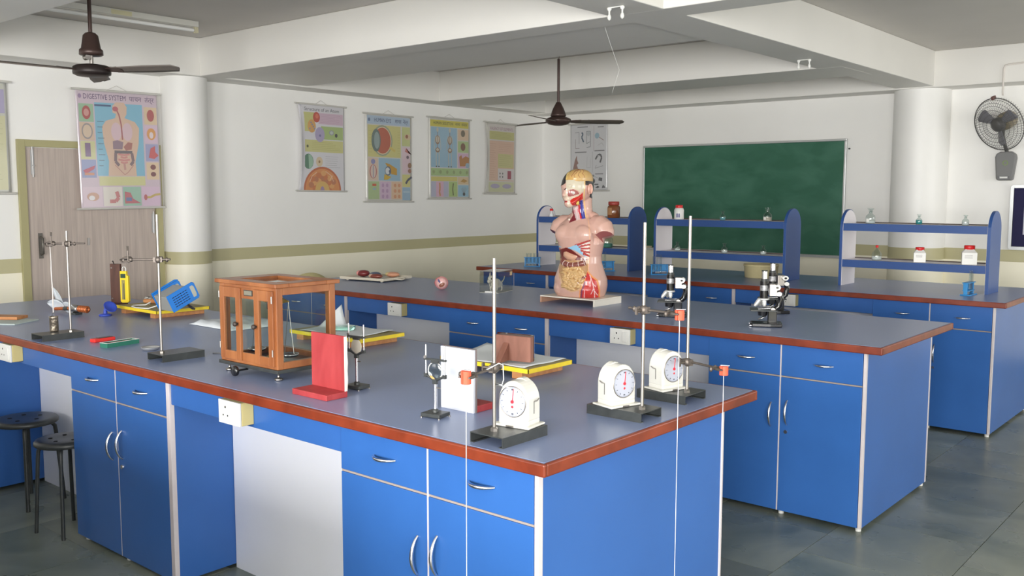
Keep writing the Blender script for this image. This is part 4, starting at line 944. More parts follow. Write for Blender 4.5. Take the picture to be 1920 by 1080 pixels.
o = paper('second crumpled white sheet under the pile left of the balance case', lambda u, v: (-.19+u*.36, -.13+v*.25, .0012+.003*math.sin(u*6)**2), 16, 10, (-4.34, 2.85, HT+.0005))
SLAB = mat('green_glass_slab', (172, 226, 208), .04, trans=.75, ior=1.5)
g = MB().box(-.05, .05, -.03, .03, 0, .018).build('glass_slab', SLAB, None, .001); g.location = (-3.49, 2.86, HT+.053); g.rotation_euler = (0, 0, .55); tag(g, 'green tinted glass slab lying on the paper', 'glass slab')
t = thing('mirror_block', 'brown wooden mirror block with a triangular brace on the paper', 'mirror block', (-2.32, 2.735, HT+.056), math.radians(10))
BRW = wood_mat('red_brown_block', (116, 74, 60), (142, 96, 80), (8, 3, 3), .6)
MB().box(-.085, .075, .0, .024, 0, .098).build('block', BRW, t, .002)
MB().box(-.088, .078, .0245, .0275, -.002, .104).build('mirror_pane', mat('mirror', (205, 210, 208), .03, 1.), t)
MB().prism([(-.07, 0), (0, 0), (0, .07)], -.045, -.02, 'yz').build('brace', BRW, t, .001)

# ---------------------------------------------------------------- left end of the nearest bench
t = thing('balance_stand', 'dark wooden stand with a foot board behind the yellow spring balance', 'wooden stand', (-5.612, 2.812, HT), math.radians(28))
DKW = wood_mat('dark_wood', (74, 46, 38), (98, 64, 52), (8, 8, 2), .45)
MB().box(-.05, .05, -.055, .045, 0, .022).build('foot_board', DKW, t, .002)
MB().box(-.034, .034, -.005, .016, .022, .265).build('upright', DKW, t, .002)
MB().tube([(0, -.008, .262), (0, -.02, .285), (.004, -.03, .28)], .003, 8).build('hook', STEEL, t)
for z in (.05, .24): MB().cyl((-.022, -.004, z), (-.022, -.007, z), .005, .005, 10).build('screw', STEEL, t)
t = thing('spring_balance', 'yellow flat spring balance hanging in front of the dark wooden stand', 'spring balance', (-5.518, 2.822, HT+.03), math.radians(28))
YB_ = mat('yellow_plastic', (236, 206, 44), .35)
b = MB().prism([(-.028, .008), (-.02, 0), (.02, 0), (.028, .008), (.028, .165), (.016, .17), (.016, .195), (-.028, .195)], -.008, .012, 'xz').build('case', YB_, t, .003)
MB().box(-.016, .006, -.0092, -.0082, .02, .14).build('scale_window', mat('scale_grey', (150, 140, 84), .4), t); MB().box(-.003, .001, -.0105, -.0093, .022, .12).build('indicator', BLACKM, t); MB().box(-.022, .012, -.0095, -.0082, .152, .178).build('maker_label', mat('dark_green_label', (44, 70, 52), .5), t)
for s in (-.014, .01): MB().tube([(s, 0, .193), (s, 0, .212), (s*.3, 0, .222)], .003, 6).build('wire_loop', WHITEP, t)
t = thing('power_supply', 'bright blue and grey power supply tipped on its stand', 'power supply', (-4.775, 2.675, HT+.047), math.radians(90))
PSB = mat('bright_blue_metal', (30, 118, 204), .35); PSG = mat('light_grey_metal', (150, 150, 146), .5)
g = bpy.data.objects.new('tilted_case', None); COL.objects.link(g); g.parent = t; g.rotation_euler = (0, math.radians(-25), 0); g.location = (0, 0, .003)
MB().box(.004, .135, -.070, .070, .003, .092).build('case', PSG, g, .003)
for s in (-1, 1):
    y0 = -.081 if s < 0 else .071
    fr_ = MB(); fr_.prism([(0, 0), (.168, 0), (.178, .01), (.178, .09), (.168, .1), (0, .1)], y0, y0+.010, 'xz')
    pnl = fr_.build('side_panel', PSB, g, .003)
    if s < 0:
        v = MB()
        for i in range(5):
            for j in range(6): v.box(.024+.0165*j, .0365+.0165*j, y0-.0006, y0+.001, .021+.0135*i, .025+.0135*i)
        v.build('vent_slot', BLACKP, pnl)
    hs_ = MB().prism([(.142, .018), (.160, .018), (.166, .03), (.166, .074), (.160, .084), (.142, .084)], y0-.0007, y0+.0107, 'xz'); hs_.build('grip_opening', mat('opening_pale', (176, 176, 164), .6), pnl)
MB().tube([(.0, .076, .103), (.09, .076, .106), (.155, .076, .106), (.172, .076, .098)], .005, 8).build('carry_edge', PSB, g)
MB().bar((.10, 0, .05), (.165, .0, .002), .03, .008).build('tilt_foot', BLACKP, t)
cb = MB().tube([(.19, -.02, .03), (.11, -.05, .004), (.02, -.075, .0035), (-.06, -.06, .0035), (-.10, -.03, .0035), (-.07, .03, .0035), (-.05, .05, .02), (-.08, .06, .0035)], .0034, 8); o = cb.build('white_cable', WHITEP); o.location = (-5.09, 2.73, HT+.0465); tag(o, 'white cable lying across the board in front of the blue power supply', 'cable')
o = MB().cyl((0, 0, 0), (.11, .03, 0), .0125, .0125, 14).build('wooden_rod', BATT); o.location = (-5.28, 2.82, HT+.0595); tag(o, 'short round wooden rod lying beside the blue power supply', 'rod')
t = thing('wire_bundle', 'tangle of metal clips and white wires beside the yellow spring balance', 'wires', (-5.36, 2.90, HT+.0465))
for k in range(5):
    a = k*1.3; MB().tube([(.05*math.cos(a+q)*(1-.1*q), .03*math.sin(a+q), .006+.018*abs(math.sin(q*1.7+k))) for q in [.6*j for j in range(7)]], .0022, 6).build('wire', WHITEP if k % 2 else STEEL, t)

# motor with white propeller, blue fan disc
t = thing('motor_model', 'small motor model with white propeller blades and copper coil', 'motor model', (-5.42, 2.47, HT), math.radians(8))
COPP = mat('copper_coil', (170, 92, 48), .4, .4); GPL = mat('propeller_grey_white', (196, 202, 208), .4)
mt = MB().box(-.025, .03, -.022, .022, .0, .012); mt.build('motor_foot', BLACKM, t)
m = MB(); m.M = Matrix.Translation((.0, 0, .034)) @ Matrix.Rotation(PI/2, 4, 'Y'); m.lathe([(0, -.03), (.02, -.03), (.022, -.024), (.022, .024), (.02, .03), (0, .03)], 20); m.build('motor_can', STEEL, t)
m = MB(); m.M = Matrix.Translation((.055, .0, .036)) @ Matrix.Rotation(PI/2, 4, 'Y')
for k in range(5): m.lathe([(.012, -.016+.016*k), (.02, -.012+.016*k), (.02, -.006+.016*k), (.012, -.002+.016*k)], 18)
m.build('copper_coil', COPP, t)
m = MB().cyl((-.18, -.012, .022), (-.03, 0, .034), .010, .011, 12); m.build('copper_shaft', COPP, t)
m = MB().cyl((-.10, -.006, .028), (-.065, -.003, .031), .0125, .0125, 12); m.build('shaft_tape', BLACKM, t)
for q, (dx, dz, L) in enumerate(((-.10, .085, .17), (.085, .0, .15), (-.115, .012, .14))):
    ctr = Vector((-.115, -.005, .038)); dirv = Vector((dx, -.012 if q else .01, dz)).normalized(); side = dirv.cross(Vector((0, 1, .25))).normalized()
    bl = MB().grid(lambda u, v: tuple(ctr+dirv*(u*L)+side*((v-.5)*.07*math.sin(PI*min(1, .18+u*.8)))+Vector((0, .008*math.sin(v*PI), 0))), 10, 4); bl.build('propeller_blade', GPL, t, solid=.0016)
t = thing('blue_pulley', 'royal blue plastic stand with a tilted round dish beside the motor model', 'plastic stand', (-5.235, 2.555, HT))
BPL = mat('royal_blue_plastic', (52, 74, 170), .35)
MB().lathe([(0, 0), (.034, 0), (.036, .004), (.034, .009), (.016, .013), (0, .014)], 28).build('base_disc', BPL, t)
MB().tube([(0, 0, .01), (.002, 0, .035), (.016, .012, .05)], [.012, .010, .011], 14).build('stem', BPL, t)
m = MB(); m.M = Matrix.Translation((.022, .017, .048)) @ Matrix.Rotation(math.radians(50), 4, 'Y'); m.lathe([(0, -.002), (.03, .0), (.038, .008), (.036, .010), (.028, .004), (0, .002)], 28); m.build('dish', BPL, t)

# small boxes, dish, note books
t = thing('magnet_box', 'open green and white tray holding a red bar magnet', 'magnet box', (-4.165, 2.095, HT), math.radians(100))
GRB = mat('dark_green_card', (36, 104, 86), .6); m = MB()
m.box(-.085, .085, -.026, .026, 0, .003); m.box(-.085, .085, -.026, -.022, .003, .02); m.box(-.085, .085, .022, .026, .003, .02); m.box(-.085, -.081, -.022, .022, .003, .02); m.box(.081, .085, -.022, .022, .003, .02); m.build('tray', GRB, t)
m = MB(); m.box(-.086, .086, -.027, -.021, .0201, .0215); m.box(-.086, .086, .021, .027, .0201, .0215); m.box(-.086, -.08, -.021, .021, .0201, .0215); m.box(.08, .086, -.021, .021, .0201, .0215); m.build('white_rim', WHITEP, t)
MB().box(-.06, .06, -.012, .012, .004, .017).build('bar_magnet', mat('magnet_red', (196, 36, 44), .4), t, .001)
t = thing('red_case', 'small red case with a black lid panel next to the green tray', 'small case', (-4.34, 2.10, HT), math.radians(98))
MB().box(-.055, .055, -.02, .02, 0, .017).build('case', mat('red_plastic', (214, 50, 44), .4), t, .004); MB().box(-.028, .046, -.014, .014, .0171, .019).build('dark_lid', BLACKM, t, .002)
t = thing('metal_dish', 'shallow shiny metal dish at the end of the retort stand base', 'dish', (-3.935, 2.12, HT))
MB().lathe([(0, .001), (.03, .001), (.037, .006), (.040, .013), (.041, .014), (.0385, .012), (.035, .008), (.029, .004), (0, .0035)], 36).build('dish_body', mat('satin_aluminium', (205, 205, 205), .4, .7), t)
o = MB().box(-.15, .15, -.10, .10, 0, .006).build('exercise_book', mat('pale_green_cover', (178, 190, 186), .6), None, .001); o.location = (-5.40, 2.06, HT); o.rotation_euler = (0, 0, .55); tag(o, 'pale grey green flat book at the left picture edge', 'book')
o = MB().box(-.12, .12, -.05, .05, 0, .016).build('wooden_plank', BATT, None, .002); o.location = (-5.50, 2.10, HT+.0065); o.rotation_euler = (0, 0, .6); tag(o, 'small brown plank on top of the pale book at the left edge', 'plank')
o = MB().tube([(-.12, -.1, .0), (.1, .02, 0), (.22, .06, 0)], .002, 6).build('thin_wire', STEEL); o.location = (-3.52, 2.35, HT+.002); tag(o, 'thin grey wire lying left of the balance case', 'wire')
# ---------------------------------------------------------------- anatomical torso on the middle bench
TX, TY, TZ = -3.575, 4.885, HT+.045
st = thing('torso_stand', 'white open sided stand board carrying the anatomical torso', 'stand', (TX, TY, HT))
BOARDW = mat('off_white_board', (226, 220, 208), .45); BARE = mat('bare_pinkish_wood', (196, 150, 124), .7)
MB().box(-.215, .215, -.15, .15, .037, .045).build('top_board', BOARDW, st, .0015)
MB().box(.205, .215, -.15, .15, 0, .0368).build('end_board', BOARDW, st, .001)
MB().box(-.215, -.205, -.15, .15, 0, .0368).build('end_board', BARE, st, .001)
MB().box(-.204, .204, .13, .14, 0, .0368).build('rear_board', BARE, st)

def loft(m, secs, n=36):
    vs = []; fs = []
    for z, rx, ry, cy in secs:
        for k in range(n):
            a = 2*PI*k/n; c, s = math.cos(a), math.sin(a); q = 2.3
            vs.append((rx*math.copysign(abs(c)**(2/q), c), cy+ry*math.copysign(abs(s)**(2/q), s), z))
    for i in range(len(secs)-1):
        for k in range(n): fs.append((i*n+k, i*n+(k+1) % n, (i+1)*n+(k+1) % n, (i+1)*n+k))
    fs.append(tuple(range(n))[::-1]); fs.append(tuple(range((len(secs)-1)*n, len(secs)*n)))
    m.add(vs, fs)
bm0 = MB()
loft(bm0, [(0, .160, .122, 0), (.03, .172, .132, 0), (.07, .180, .138, 0), (.11, .178, .136, 0), (.16, .160, .122, 0), (.215, .141, .110, 0), (.26, .138, .108, 0), (.32, .150, .117, -.002), (.38, .166, .124, -.003), (.425, .168, .115, 0), (.46, .150, .098, .004), (.485, .118, .084, .008), (.505, .085, .072, .01), (.53, .066, .066, .012), (.56, .061, .064, .010), (.60, .062, .066, .004), (.64, .064, .07, 0)])
HC = Vector((0, -.044, .70)); HR = Matrix.Rotation(math.radians(-3), 3, 'Z')
def hp(x, y, z): return HC+HR @ Vector((x, y, z))
bm0.ell(HC, (.088, .124, .113), 28, 18, HR)
bm0.ell(hp(0, -.052, -.036), (.068, .068, .088), 22, 14, HR)          # face
bm0.ell(hp(0, -.082, -.106), (.032, .032, .028), 16, 10, HR)           # chin
bm0.ell(hp(0, -.128, -.052), (.011, .020, .015), 12, 8, HR); bm0.ell(hp(0, -.118, -.034), (.009, .018, .028), 12, 8, HR)   # nose
bm0.ell(hp(0, -.110, -.082), (.022, .011, .010), 12, 8, HR)           # lips
bm0.ell(hp(0, -.112, .004), (.048, .013, .012), 12, 8, HR)            # brow
for s in (-1, 1):
    bm0.ell((s*.070, -.080, .395), (.074, .044, .066), 20, 12)         # chest
    sh = [(s*.09, .01, .47), (s*.135, .008, .462), (s*.168, .006, .44), (s*.182, .004, .41), (s*.19, .0, .385)]
    bm0.tube(sh, [.05, .062, .066, .062, .056], 20)
    bm0.ell((s*.05, .03, .50), (.07, .045, .045), 14, 8)                # trapezius
    bm0.ell((s*.085, -.02, .05), (.088, .11, .075), 18, 10)
raw = bm0.build('raw', PLASTER)
r_ = raw.modifiers.new('r', 'REMESH'); r_.mode = 'VOXEL'; r_.voxel_size = .0036
s_ = raw.modifiers.new('s', 'SMOOTH'); s_.iterations = 14; s_.factor = .5
dg = bpy.context.evaluated_depsgraph_get(); me = bpy.data.meshes.new_from_object(raw.evaluated_get(dg)); bpy.data.objects.remove(raw); me.name = 'body'
for v in me.vertices:
    if v.co.z < .002: v.co.z = .0006
    sx_ = 1 if v.co.x > 0 else -1
    if abs(v.co.x) > .142 and .34 < v.co.z < .45:
        pn = Vector((sx_*.35, -.50, -.79)); pp = Vector((sx_*.187, -.005, .386)); dd = (v.co-pp).dot(pn)
        if dd > 0: v.co -= pn*dd
me.update()
bvh = BVHTree.FromPolygons([v.co.copy() for v in me.vertices], [tuple(p.vertices) for p in me.polygons])
VD = Vector((-.648, .7615, 0)); SR = Vector((.7615, .648, 0))      # oblique painting direction: from front left of the model
SCL, CX, CY = 292., 1088.5, 554.
def sz(px, py): return (px-CX)/SCL, (CY-py)/SCL
def surf(px, py, off=0.):
    s, z = sz(px, py); o = SR*s-VD*.6+Vector((0, 0, z)); h = bvh.ray_cast(o, VD)
    if h[0] is None: return SR*s-VD*.05+Vector((0, 0, z)), -VD
    return h[0]+h[1]*off, h[1]
def inside(p, poly):
    c = False; j = len(poly)-1
    for i in range(len(poly)):
        (xi, yi), (xj, yj) = poly[i], poly[j]
        if (yi > p[1]) != (yj > p[1]) and p[0] < (xj-xi)*(p[1]-yi)/(yj-yi)+xi: c = not c
        j = i
    return c
def near(p, pts, w):
    for (a, b), (c, d) in zip(pts[:-1], pts[1:]):
        l2 = (c-a)**2+(d-b)**2 or 1; t = max(0, min(1, ((p[0]-a)*(c-a)+(p[1]-b)*(d-b))/l2))
        if (p[0]-a-t*(c-a))**2+(p[1]-b-t*(d-b))**2 < w*w/4: return True
    return False
SKIN, HAIR = (204, 164, 150), (46, 42, 44)
PAINT = [
 ('P', [(1046, 350), (1049, 332), (1056, 320), (1066, 315), (1078, 312), (1066, 322), (1059, 333), (1056, 344), (1051, 347)], HAIR),
 ('P', [(1092, 336), (1116, 336), (1114, 352), (1109, 372), (1102, 369), (1104, 358), (1100, 347), (1092, 347)], HAIR),
 ('P', [(1058, 338), (1062, 326), (1070, 318), (1082, 313), (1094, 319), (1102, 330), (1102, 338), (1080, 340)], (200, 162, 100)),
 ('P', [(1057, 338), (1093, 337), (1091, 358), (1084, 361), (1076, 355), (1066, 354), (1058, 358)], (206, 196, 174)),
 ('P', [(1056, 358), (1064, 362), (1084, 361), (1084, 366), (1068, 372), (1065, 380), (1072, 386), (1066, 390), (1060, 387), (1060, 376), (1053, 372)], (212, 192, 172)),
 ('P', [(1060, 364), (1063, 357), (1070, 354), (1078, 358), (1082, 363), (1070, 367), (1062, 368)], (156, 88, 84)),
 ('P', [(1064, 376), (1070, 371), (1080, 367), (1088, 361), (1089, 372), (1083, 378), (1079, 385), (1069, 384)], (194, 50, 40)),
 ('P', [(1068, 389), (1074, 388), (1081, 410), (1064, 417), (1073, 402)], (124, 40, 50)),
 ('P', [(1072, 387), (1084, 384), (1087, 409), (1078, 412)], (214, 194, 194)),
 ('P', [(1074, 393), (1083, 391), (1084, 397), (1076, 399)], (222, 120, 130)),
 ('P', [(1081, 384), (1084, 383), (1089, 409), (1085, 409)], (196, 40, 50)),
 ('P', [(1084, 375), (1089, 374), (1095, 408), (1087, 409)], (70, 76, 160)),
 ('L', [(1058, 336), (1060, 327), (1068, 317), (1078, 312)], 2.2, (226, 196, 120)),
 ('L', [(1092, 336), (1091, 365), (1096, 408)], 2.0, (226, 186, 120)),
 ('L', [(1099, 402), (1101, 440), (1101, 480), (1099, 506)], 1.8, (226, 176, 142)),
 ('P', [(1072, 459), (1101, 446), (1101, 481), (1094, 477), (1084, 470)], (232, 220, 212)),
 ('L', [(1076, 457), (1101, 448)], 3.2, (172, 62, 58)), ('L', [(1078, 459.5), (1101, 455.5)], 3.0, (172, 62, 58)), ('L', [(1082, 463), (1101, 462.5)], 3.2, (172, 62, 58)), ('L', [(1086, 467), (1101, 470)], 3.2, (172, 62, 58)), ('L', [(1091, 471), (1101, 477)], 3.2, (172, 62, 58)),
 ('P', [(1037, 455), (1051, 462), (1040, 473)], (146, 192, 220)),
 ('P', [(1061, 463), (1078, 456), (1086, 458), (1080, 460), (1087, 463), (1083, 465), (1093, 475), (1097, 480), (1085, 473), (1075, 467)], (146, 192, 220)),
 ('P', [(1040, 476), (1050, 466), (1060, 462), (1068, 465), (1080, 474), (1092, 482), (1100, 483), (1098, 490), (1044, 490)], (112, 44, 40)),
 ('L', [(1048, 465), (1041, 472), (1043, 481), (1052, 487)], 4.0, (196, 124, 112)),
 ('P', [(1047, 486), (1099, 484), (1099, 505), (1093, 525), (1080, 540), (1068, 543), (1054, 536), (1047, 518)], (176, 134, 92)),
 ('L', [(1047, 512), (1054, 536), (1068, 543), (1080, 540), (1093, 525), (1099, 505)], 2.4, (208, 170, 130)),
 ('P', [(1098, 503), (1107, 513), (1117, 521), (1122, 540), (1122, 562), (1083, 562), (1083, 540), (1092, 521)], (226, 150, 92)),
 ('P', [(1097, 506), (1105, 515), (1114, 522), (1119, 541), (1119, 562), (1085, 562), (1085, 541), (1093, 523)], (192, 58, 56)),
 ('L', [(1086, 560), (1087, 540), (1093, 524)], 3, (120, 60, 90)),
 ('L', [(1092, 560), (1092, 540)], 1.6, (222, 170, 175)),
 ('L', [(1102, 512), (1107, 526), (1110, 540), (1112, 558)], 1.6, (232, 196, 196)), ('L', [(1107, 526), (1113, 533)], 1.2, (232, 196, 196)), ('L', [(1110, 540), (1117, 549)], 1.4, (232, 196, 196)), ('L', [(1104, 518), (1101, 527)], 1.2, (232, 196, 196)), ('L', [(1109, 536), (1104, 546)], 1.2, (232, 196, 196)),
 ('L', [(1055, 355), (1057, 353)], 2, (70, 50, 46)), ('L', [(1055, 378), (1059, 377)], 2.6, (176, 60, 60)),
]
ca = me.color_attributes.new('Col', 'FLOAT_COLOR', 'POINT'); dat = []
for v in me.vertices:
    co = v.co; col = SKIN
    nl = v.normal.dot(-VD)
    if nl > .02:
        p = (CX+co.dot(SR)*SCL, CY-co.z*SCL)
        for q in PAINT:
            if q[0] == 'P':
                if inside(p, q[1]): col = q[2]
            elif near(p, q[1], q[2]): col = q[3]
    hz = HR.inverted() @ (co-HC)
    if nl <= .15 and co.z > .63 and (hz.y > -.01 or hz.z > .055): col = HAIR
    if .34 < co.z < .45 and abs(co.x) > .15 and v.normal.dot(Vector((.35 if co.x > 0 else -.35, -.50, -.79))) > .94: col = (150, 84, 84)
    c = lin(col); dat += [c[0], c[1], c[2], 1]
ca.data.foreach_set('color', dat)
me.polygons.foreach_set('use_smooth', [True]*len(me.polygons)); me.materials.clear(); me.materials.append(PLASTER)
ts = thing('anatomical_torso', 'anatomical torso model with half dissected head and open abdomen', 'anatomical model', (TX, TY, TZ))
ob = bpy.data.objects.new('body', me); COL.objects.link(ob); ob.parent = ts; ob['label'] = 'glossy skin coloured body'
def pm(name, rgb, rough=.28): return mat('torso_'+name, rgb, rough, coat=.3, var=.06, vscale=60)
def organ_tube(name, pts, r, col, off=0., n=10):
    g = MB(); g.tube([surf(*p, off=off)[0] for p in pts], r, n); return g.build(name, col, ts)
# stomach
P0, N0 = surf(1062, 476); P1, _ = surf(1076, 473); g = MB()
sp = [surf(1055, 469, -.020)[0], surf(1057, 474, -.026)[0], surf(1064, 478, -.024)[0], surf(1074, 480, -.016)[0], surf(1082, 477, -.014)[0]]
g.tube(sp, [.020, .036, .036, .026, .012], 18); g.ell(sp[0], (.020, .018, .020), 14, 8); g.build('stomach', pm('stomach', (204, 158, 132)), ts)
# transverse colon with haustra bands
def colon(name, pts, r, ring):
    c = [surf(*p, off=-r*.35)[0] for p in pts]; n = 26; g = MB(); cc = []
    for i in range(n+1):
        u = i/n*(len(c)-1); k = min(int(u), len(c)-2); cc.append(c[k].lerp(c[k+1], u-k))
    g.tube(cc, [r*(.88+.12*abs(math.sin(i*PI/ring))) for i in range(n+1)], 12); o = g.build(name, pm('colon', (130, 76, 66)), ts)
    b = MB()
    for i in range(ring, n, ring):
        d = (cc[min(i+1, n)]-cc[i-1]).normalized(); a = d.cross(Vector((0, 0, 1))).normalized(); e = a.cross(d)
        b.tube([cc[i]+(a*math.cos(t)+e*math.sin(t))*r*.92 for t in [2*PI*k/14 for k in range(14)]], .0022, 5, closed=True)
    top = [p+Vector((0, 0, r*.75))-VD*r*.45 for p in cc]; b.tube(top, .0026, 5)
    b.build('colon_band', pm('band', (226, 206, 200)), o); return o
colon('transverse_colon', [(1052, 489), (1058, 493), (1069, 495), (1081, 493), (1095, 489)], .021, 5)
colon('sigmoid_colon', [(1070, 534), (1078, 529), (1086, 521), (1094, 512)], .0125, 6)
# small intestine: packed loops
g = MB(); random.seed(5)
for row in range(10):
    for k in range(9):
        x = 1070-22+5.4*k+random.uniform(-2, 2)+(3.5 if row % 2 else 0); y = 501+4.1*row+random.uniform(-1.5, 1.5)
        if ((x-1069)/23)**2+((y-512)/27)**2 > 1 or y < 499 or x < 1055: continue
        a = random.uniform(0, PI); l = random.uniform(4, 6.5); pts = []
        for q in (-1, -.4, .3, 1):
            pts.append(surf(x+math.cos(a+q*.5)*l*q, y+math.sin(a+q*.5)*l*q*.8, random.uniform(-.004, .002))[0])
        g.tube(pts, [.008, .0115, .0115, .008], 8)
g.build('small_intestine', pm('intestine', (206, 168, 116)), ts)
# brain, eye, ear, gland, nerve
B0 = hp(.036, .0, .048); br_ = (.048, .098, .062); g = MB(); g.ell(B0, br_, 24, 14, HR); bo_ = g.build('brain', pm('brain', (204, 168, 110)), ts)
g = MB()
for k in range(6):
    pts = []
    for j in range(6):
        th = .35+.22*j; ph = -2.5+.42*k+.12*math.sin(j*2+k); pts.append(B0+HR @ Vector((br_[0]*1.01*math.sin(th)*math.cos(ph), br_[1]*1.01*math.sin(th)*math.sin(ph), br_[2]*1.01*math.cos(th))))
    g.tube(pts, .0013, 5)
g.build('brain_vessel', pm('brain_vessel', (160, 96, 70)), bo_)
E0, N0 = surf(1071, 361, -.003); e_ = MB().ell(E0, .0105, 14, 9).build('eyeball', pm('eye', (236, 230, 226), .15), ts)
E1 = E0+(-VD)*.0085+Vector((-.003, 0, -.001)); MB().ell(E1, .0042, 10, 7).build('pupil', pm('pupil', (40, 34, 36), .15), e_)
for q in (0, 1):
    a_, _ = surf(1068+4*q, 360+2*q, .004); 
g = MB(); EC = hp(.087, .012, -.014); M_ = Matrix.Rotation(math.radians(-3), 3, 'Z')
g.tube([EC+M_ @ Vector((.006, .018*math.cos(a), .029*math.sin(a)-.002)) for a in [math.radians(d) for d in range(-70, 251, 20)]], [.005, .006, .007, .007, .007, .007, .007, .007, .006, .006, .005, .005, .004, .004, .004, .004, .004], 8)
g.ell(EC+M_ @ Vector((.002, 0, 0)), (.007, .016, .025), 12, 8, M_); g.ell(EC+M_ @ Vector((.005, -.007, -.027)), (.005, .007, .009), 10, 6); g.build('ear', pm('ear', (216, 168, 150)), ts)
MB().ell(surf(1079, 379, .001)[0], (.011, .009, .015), 12, 8).build('gland', pm('gland', (214, 184, 90)), ts)
organ_tube('jugular_vein', [(1086, 377), (1088, 390), (1091, 407)], .0068, pm('vein', (66, 72, 158)), .0)
organ_tube('carotid_artery', [(1082, 385), (1084, 396), (1087, 408)], .0045, pm('artery', (192, 40, 48)), .0)
organ_tube('windpipe', [(1077, 389), (1079, 399), (1081, 410)], .011, pm('windpipe', (210, 186, 186)), -.004)
organ_tube('cheek_muscle', [(1068, 380), (1075, 376), (1086, 366)], [.010, .011, .006], pm('muscle', (190, 46, 40)), -.002)
MB().ell(surf(1066, 411, .002)[0], .0075, 10, 7).build('collarbone_end', pm('bone', (232, 220, 206)), ts)
for k, yy in enumerate((448, 455.5, 462.5, 470, 477)):
    organ_tube('rib', [(1079+3*k, 457.5+3.3*k), (1090, (457.5+3.3*k+yy)/2), (1101, yy)], .0048, pm('rib', (172, 62, 58)), -.0012, 8)

# ---------------------------------------------------------------- other models on the middle bench
t = thing('organ_tray', 'white enamel tray with coloured organ pieces on the middle bench', 'tray', (-5.79, 5.09, HT), math.radians(8))
TRY = mat('cream_enamel', (216, 208, 190), .3)
m = MB(); m.box(-.22, .22, -.17, .17, .012, .018); m.build('tray_floor', TRY, t, .003)
for c in ((-.23, .23, -.18, -.17), (-.23, .23, .17, .18), (-.23, -.22, -.17, .17), (.22, .23, -.17, .17)): MB().box(c[0], c[1], c[2], c[3], .010, .030).build('tray_rim', TRY, t, .002)
for s in (-1, 1):
    MB().tube([(s*.23, -.05, .022), (s*.27, -.045, .018), (s*.275, .0, .014), (s*.27, .045, .018), (s*.23, .05, .022)], .006, 8).build('tray_handle', TRY, t)
for q in ((-.18, -.14), (.18, -.14), (-.18, .14), (.18, .14)): MB().cyl((q[0], q[1], 0), (q[0], q[1], .012), .012, .012, 10).build('foot', TRY, t)
def piece(name, label, x, y, r, col, rz=0., extra=None):
    t2 = thing(name, label, 'organ model', (x, y, HT+.0185), rz, 'organ pieces on the tray')
    m = MB(); m.ell((0, 0, r[2]), r, 18, 12); m.ell((r[0]*.45, r[1]*.2, r[2]*1.15), (r[0]*.45, r[1]*.5, r[2]*.7), 12, 8); m.build('lobe', pm(name, col), t2)
    if extra: MB().ell((-r[0]*.55, -r[1]*.2, r[2]*1.1), (r[0]*.5, r[1]*.6, r[2]*.8), 12, 8).build('lobe', pm(name+'_tip', extra), t2)
    return t2
piece('dark_red_organ', 'dark red organ piece with a pink end at the left of the tray', -5.91, 5.06, (.055, .045, .028), (120, 48, 50), .4, (222, 150, 146))
piece('blue_organ', 'slate blue organ piece in the middle of the tray', -5.80, 5.09, (.05, .05, .022), (72, 88, 116), 0.)
piece('brown_organ', 'brown organ piece with a cream end at the front of the tray', -5.70, 5.01, (.06, .032, .02), (128, 66, 56), .3, (224, 188, 160))
piece('cream_organ', 'cream and pink organ piece at the back right of the tray', -5.70, 5.19, (.06, .04, .022), (206, 150, 120), .5, (214, 196, 140))
t = thing('pink_organ_model', 'pink rounded organ half standing alone on the middle bench', 'organ model', (-4.82, 4.87, HT), math.radians(30))
m = MB(); m.ell((0, 0, .049), (.050, .038, .0485), 24, 16); m.build('shell', pm('pink_shell', (222, 152, 152)), t)
m = MB(); m.ell((.004, -.018, .050), (.040, .024, .040), 18, 12); m.build('pale_face', pm('pink_face', (230, 182, 178)), t)
m = MB(); m.ell((.010, -.036, .040), (.024, .008, .016), 14, 8, Matrix.Rotation(-.6, 3, 'Y')); m.build('brown_core', pm('core', (150, 92, 72)), t)
m = MB(); m.tube([(-.016, -.036, .078), (-.010, -.041, .066), (-.002, -.043, .056)], [.004, .007, .005], 10); m.build('blue_vessel', pm('vessel', (96, 92, 146)), t)
m = MB(); m.tube([(-.040, -.012, .03), (-.046, -.006, .052), (-.036, -.008, .078), (-.012, -.008, .094)], [.006, .008, .007, .004], 8); m.build('red_rim', pm('rim', (186, 92, 92)), t)
# specimen in a clear box
t = thing('specimen_box', 'clear plastic box holding a small white animal skeleton', 'specimen box', (-4.43, 5.03, HT), math.radians(16))
a, b, h = .075, .12, .15; ac = glass_mat('acrylic', (.93, .94, .93), .07)
for nme, q in (('side_pane', (-a, -a+.003, -b, b, .004, h)), ('side_pane', (a-.003, a, -b, b, .004, h)), ('side_pane', (-a+.003, a-.003, -b, -b+.003, .004, h)), ('side_pane', (-a+.003, a-.003, b-.003, b, .004, h))): MB().box(*q).build(nme, ac, t)
MB().box(-a-.002, a+.002, -b-.002, b+.002, h, h+.004).build('lid', glass_mat('acrylic_lid', (.9, .9, .87), .16), t)
MB().box(-a, a, -b, b, 0, .004).build('floor_plate', mat('frosted_plate', (170, 170, 164), .5), t)
MB().box(-.03, .06, -b-.0045, -b-.0032, .003, .014).build('front_label', WHITEP, t); MB().box(a+.0002, a+.001, b-.05, b-.01, h-.035, h-.008).build('corner_label', mat('label_tan', (206, 180, 140), .7), t)
sk = thing('animal_skeleton', 'small white animal skeleton inside the clear box', 'skeleton', (-4.43, 5.03, HT+.005), math.radians(16))
BN = mat('bleached_bone', (224, 218, 204), .6)
m = MB(); m.ell((-.02, -.05, .088), (.020, .028, .026), 14, 10); m.ell((-.02, -.078, .074), (.012, .018, .014), 12, 8); m.build('skull', BN, sk)
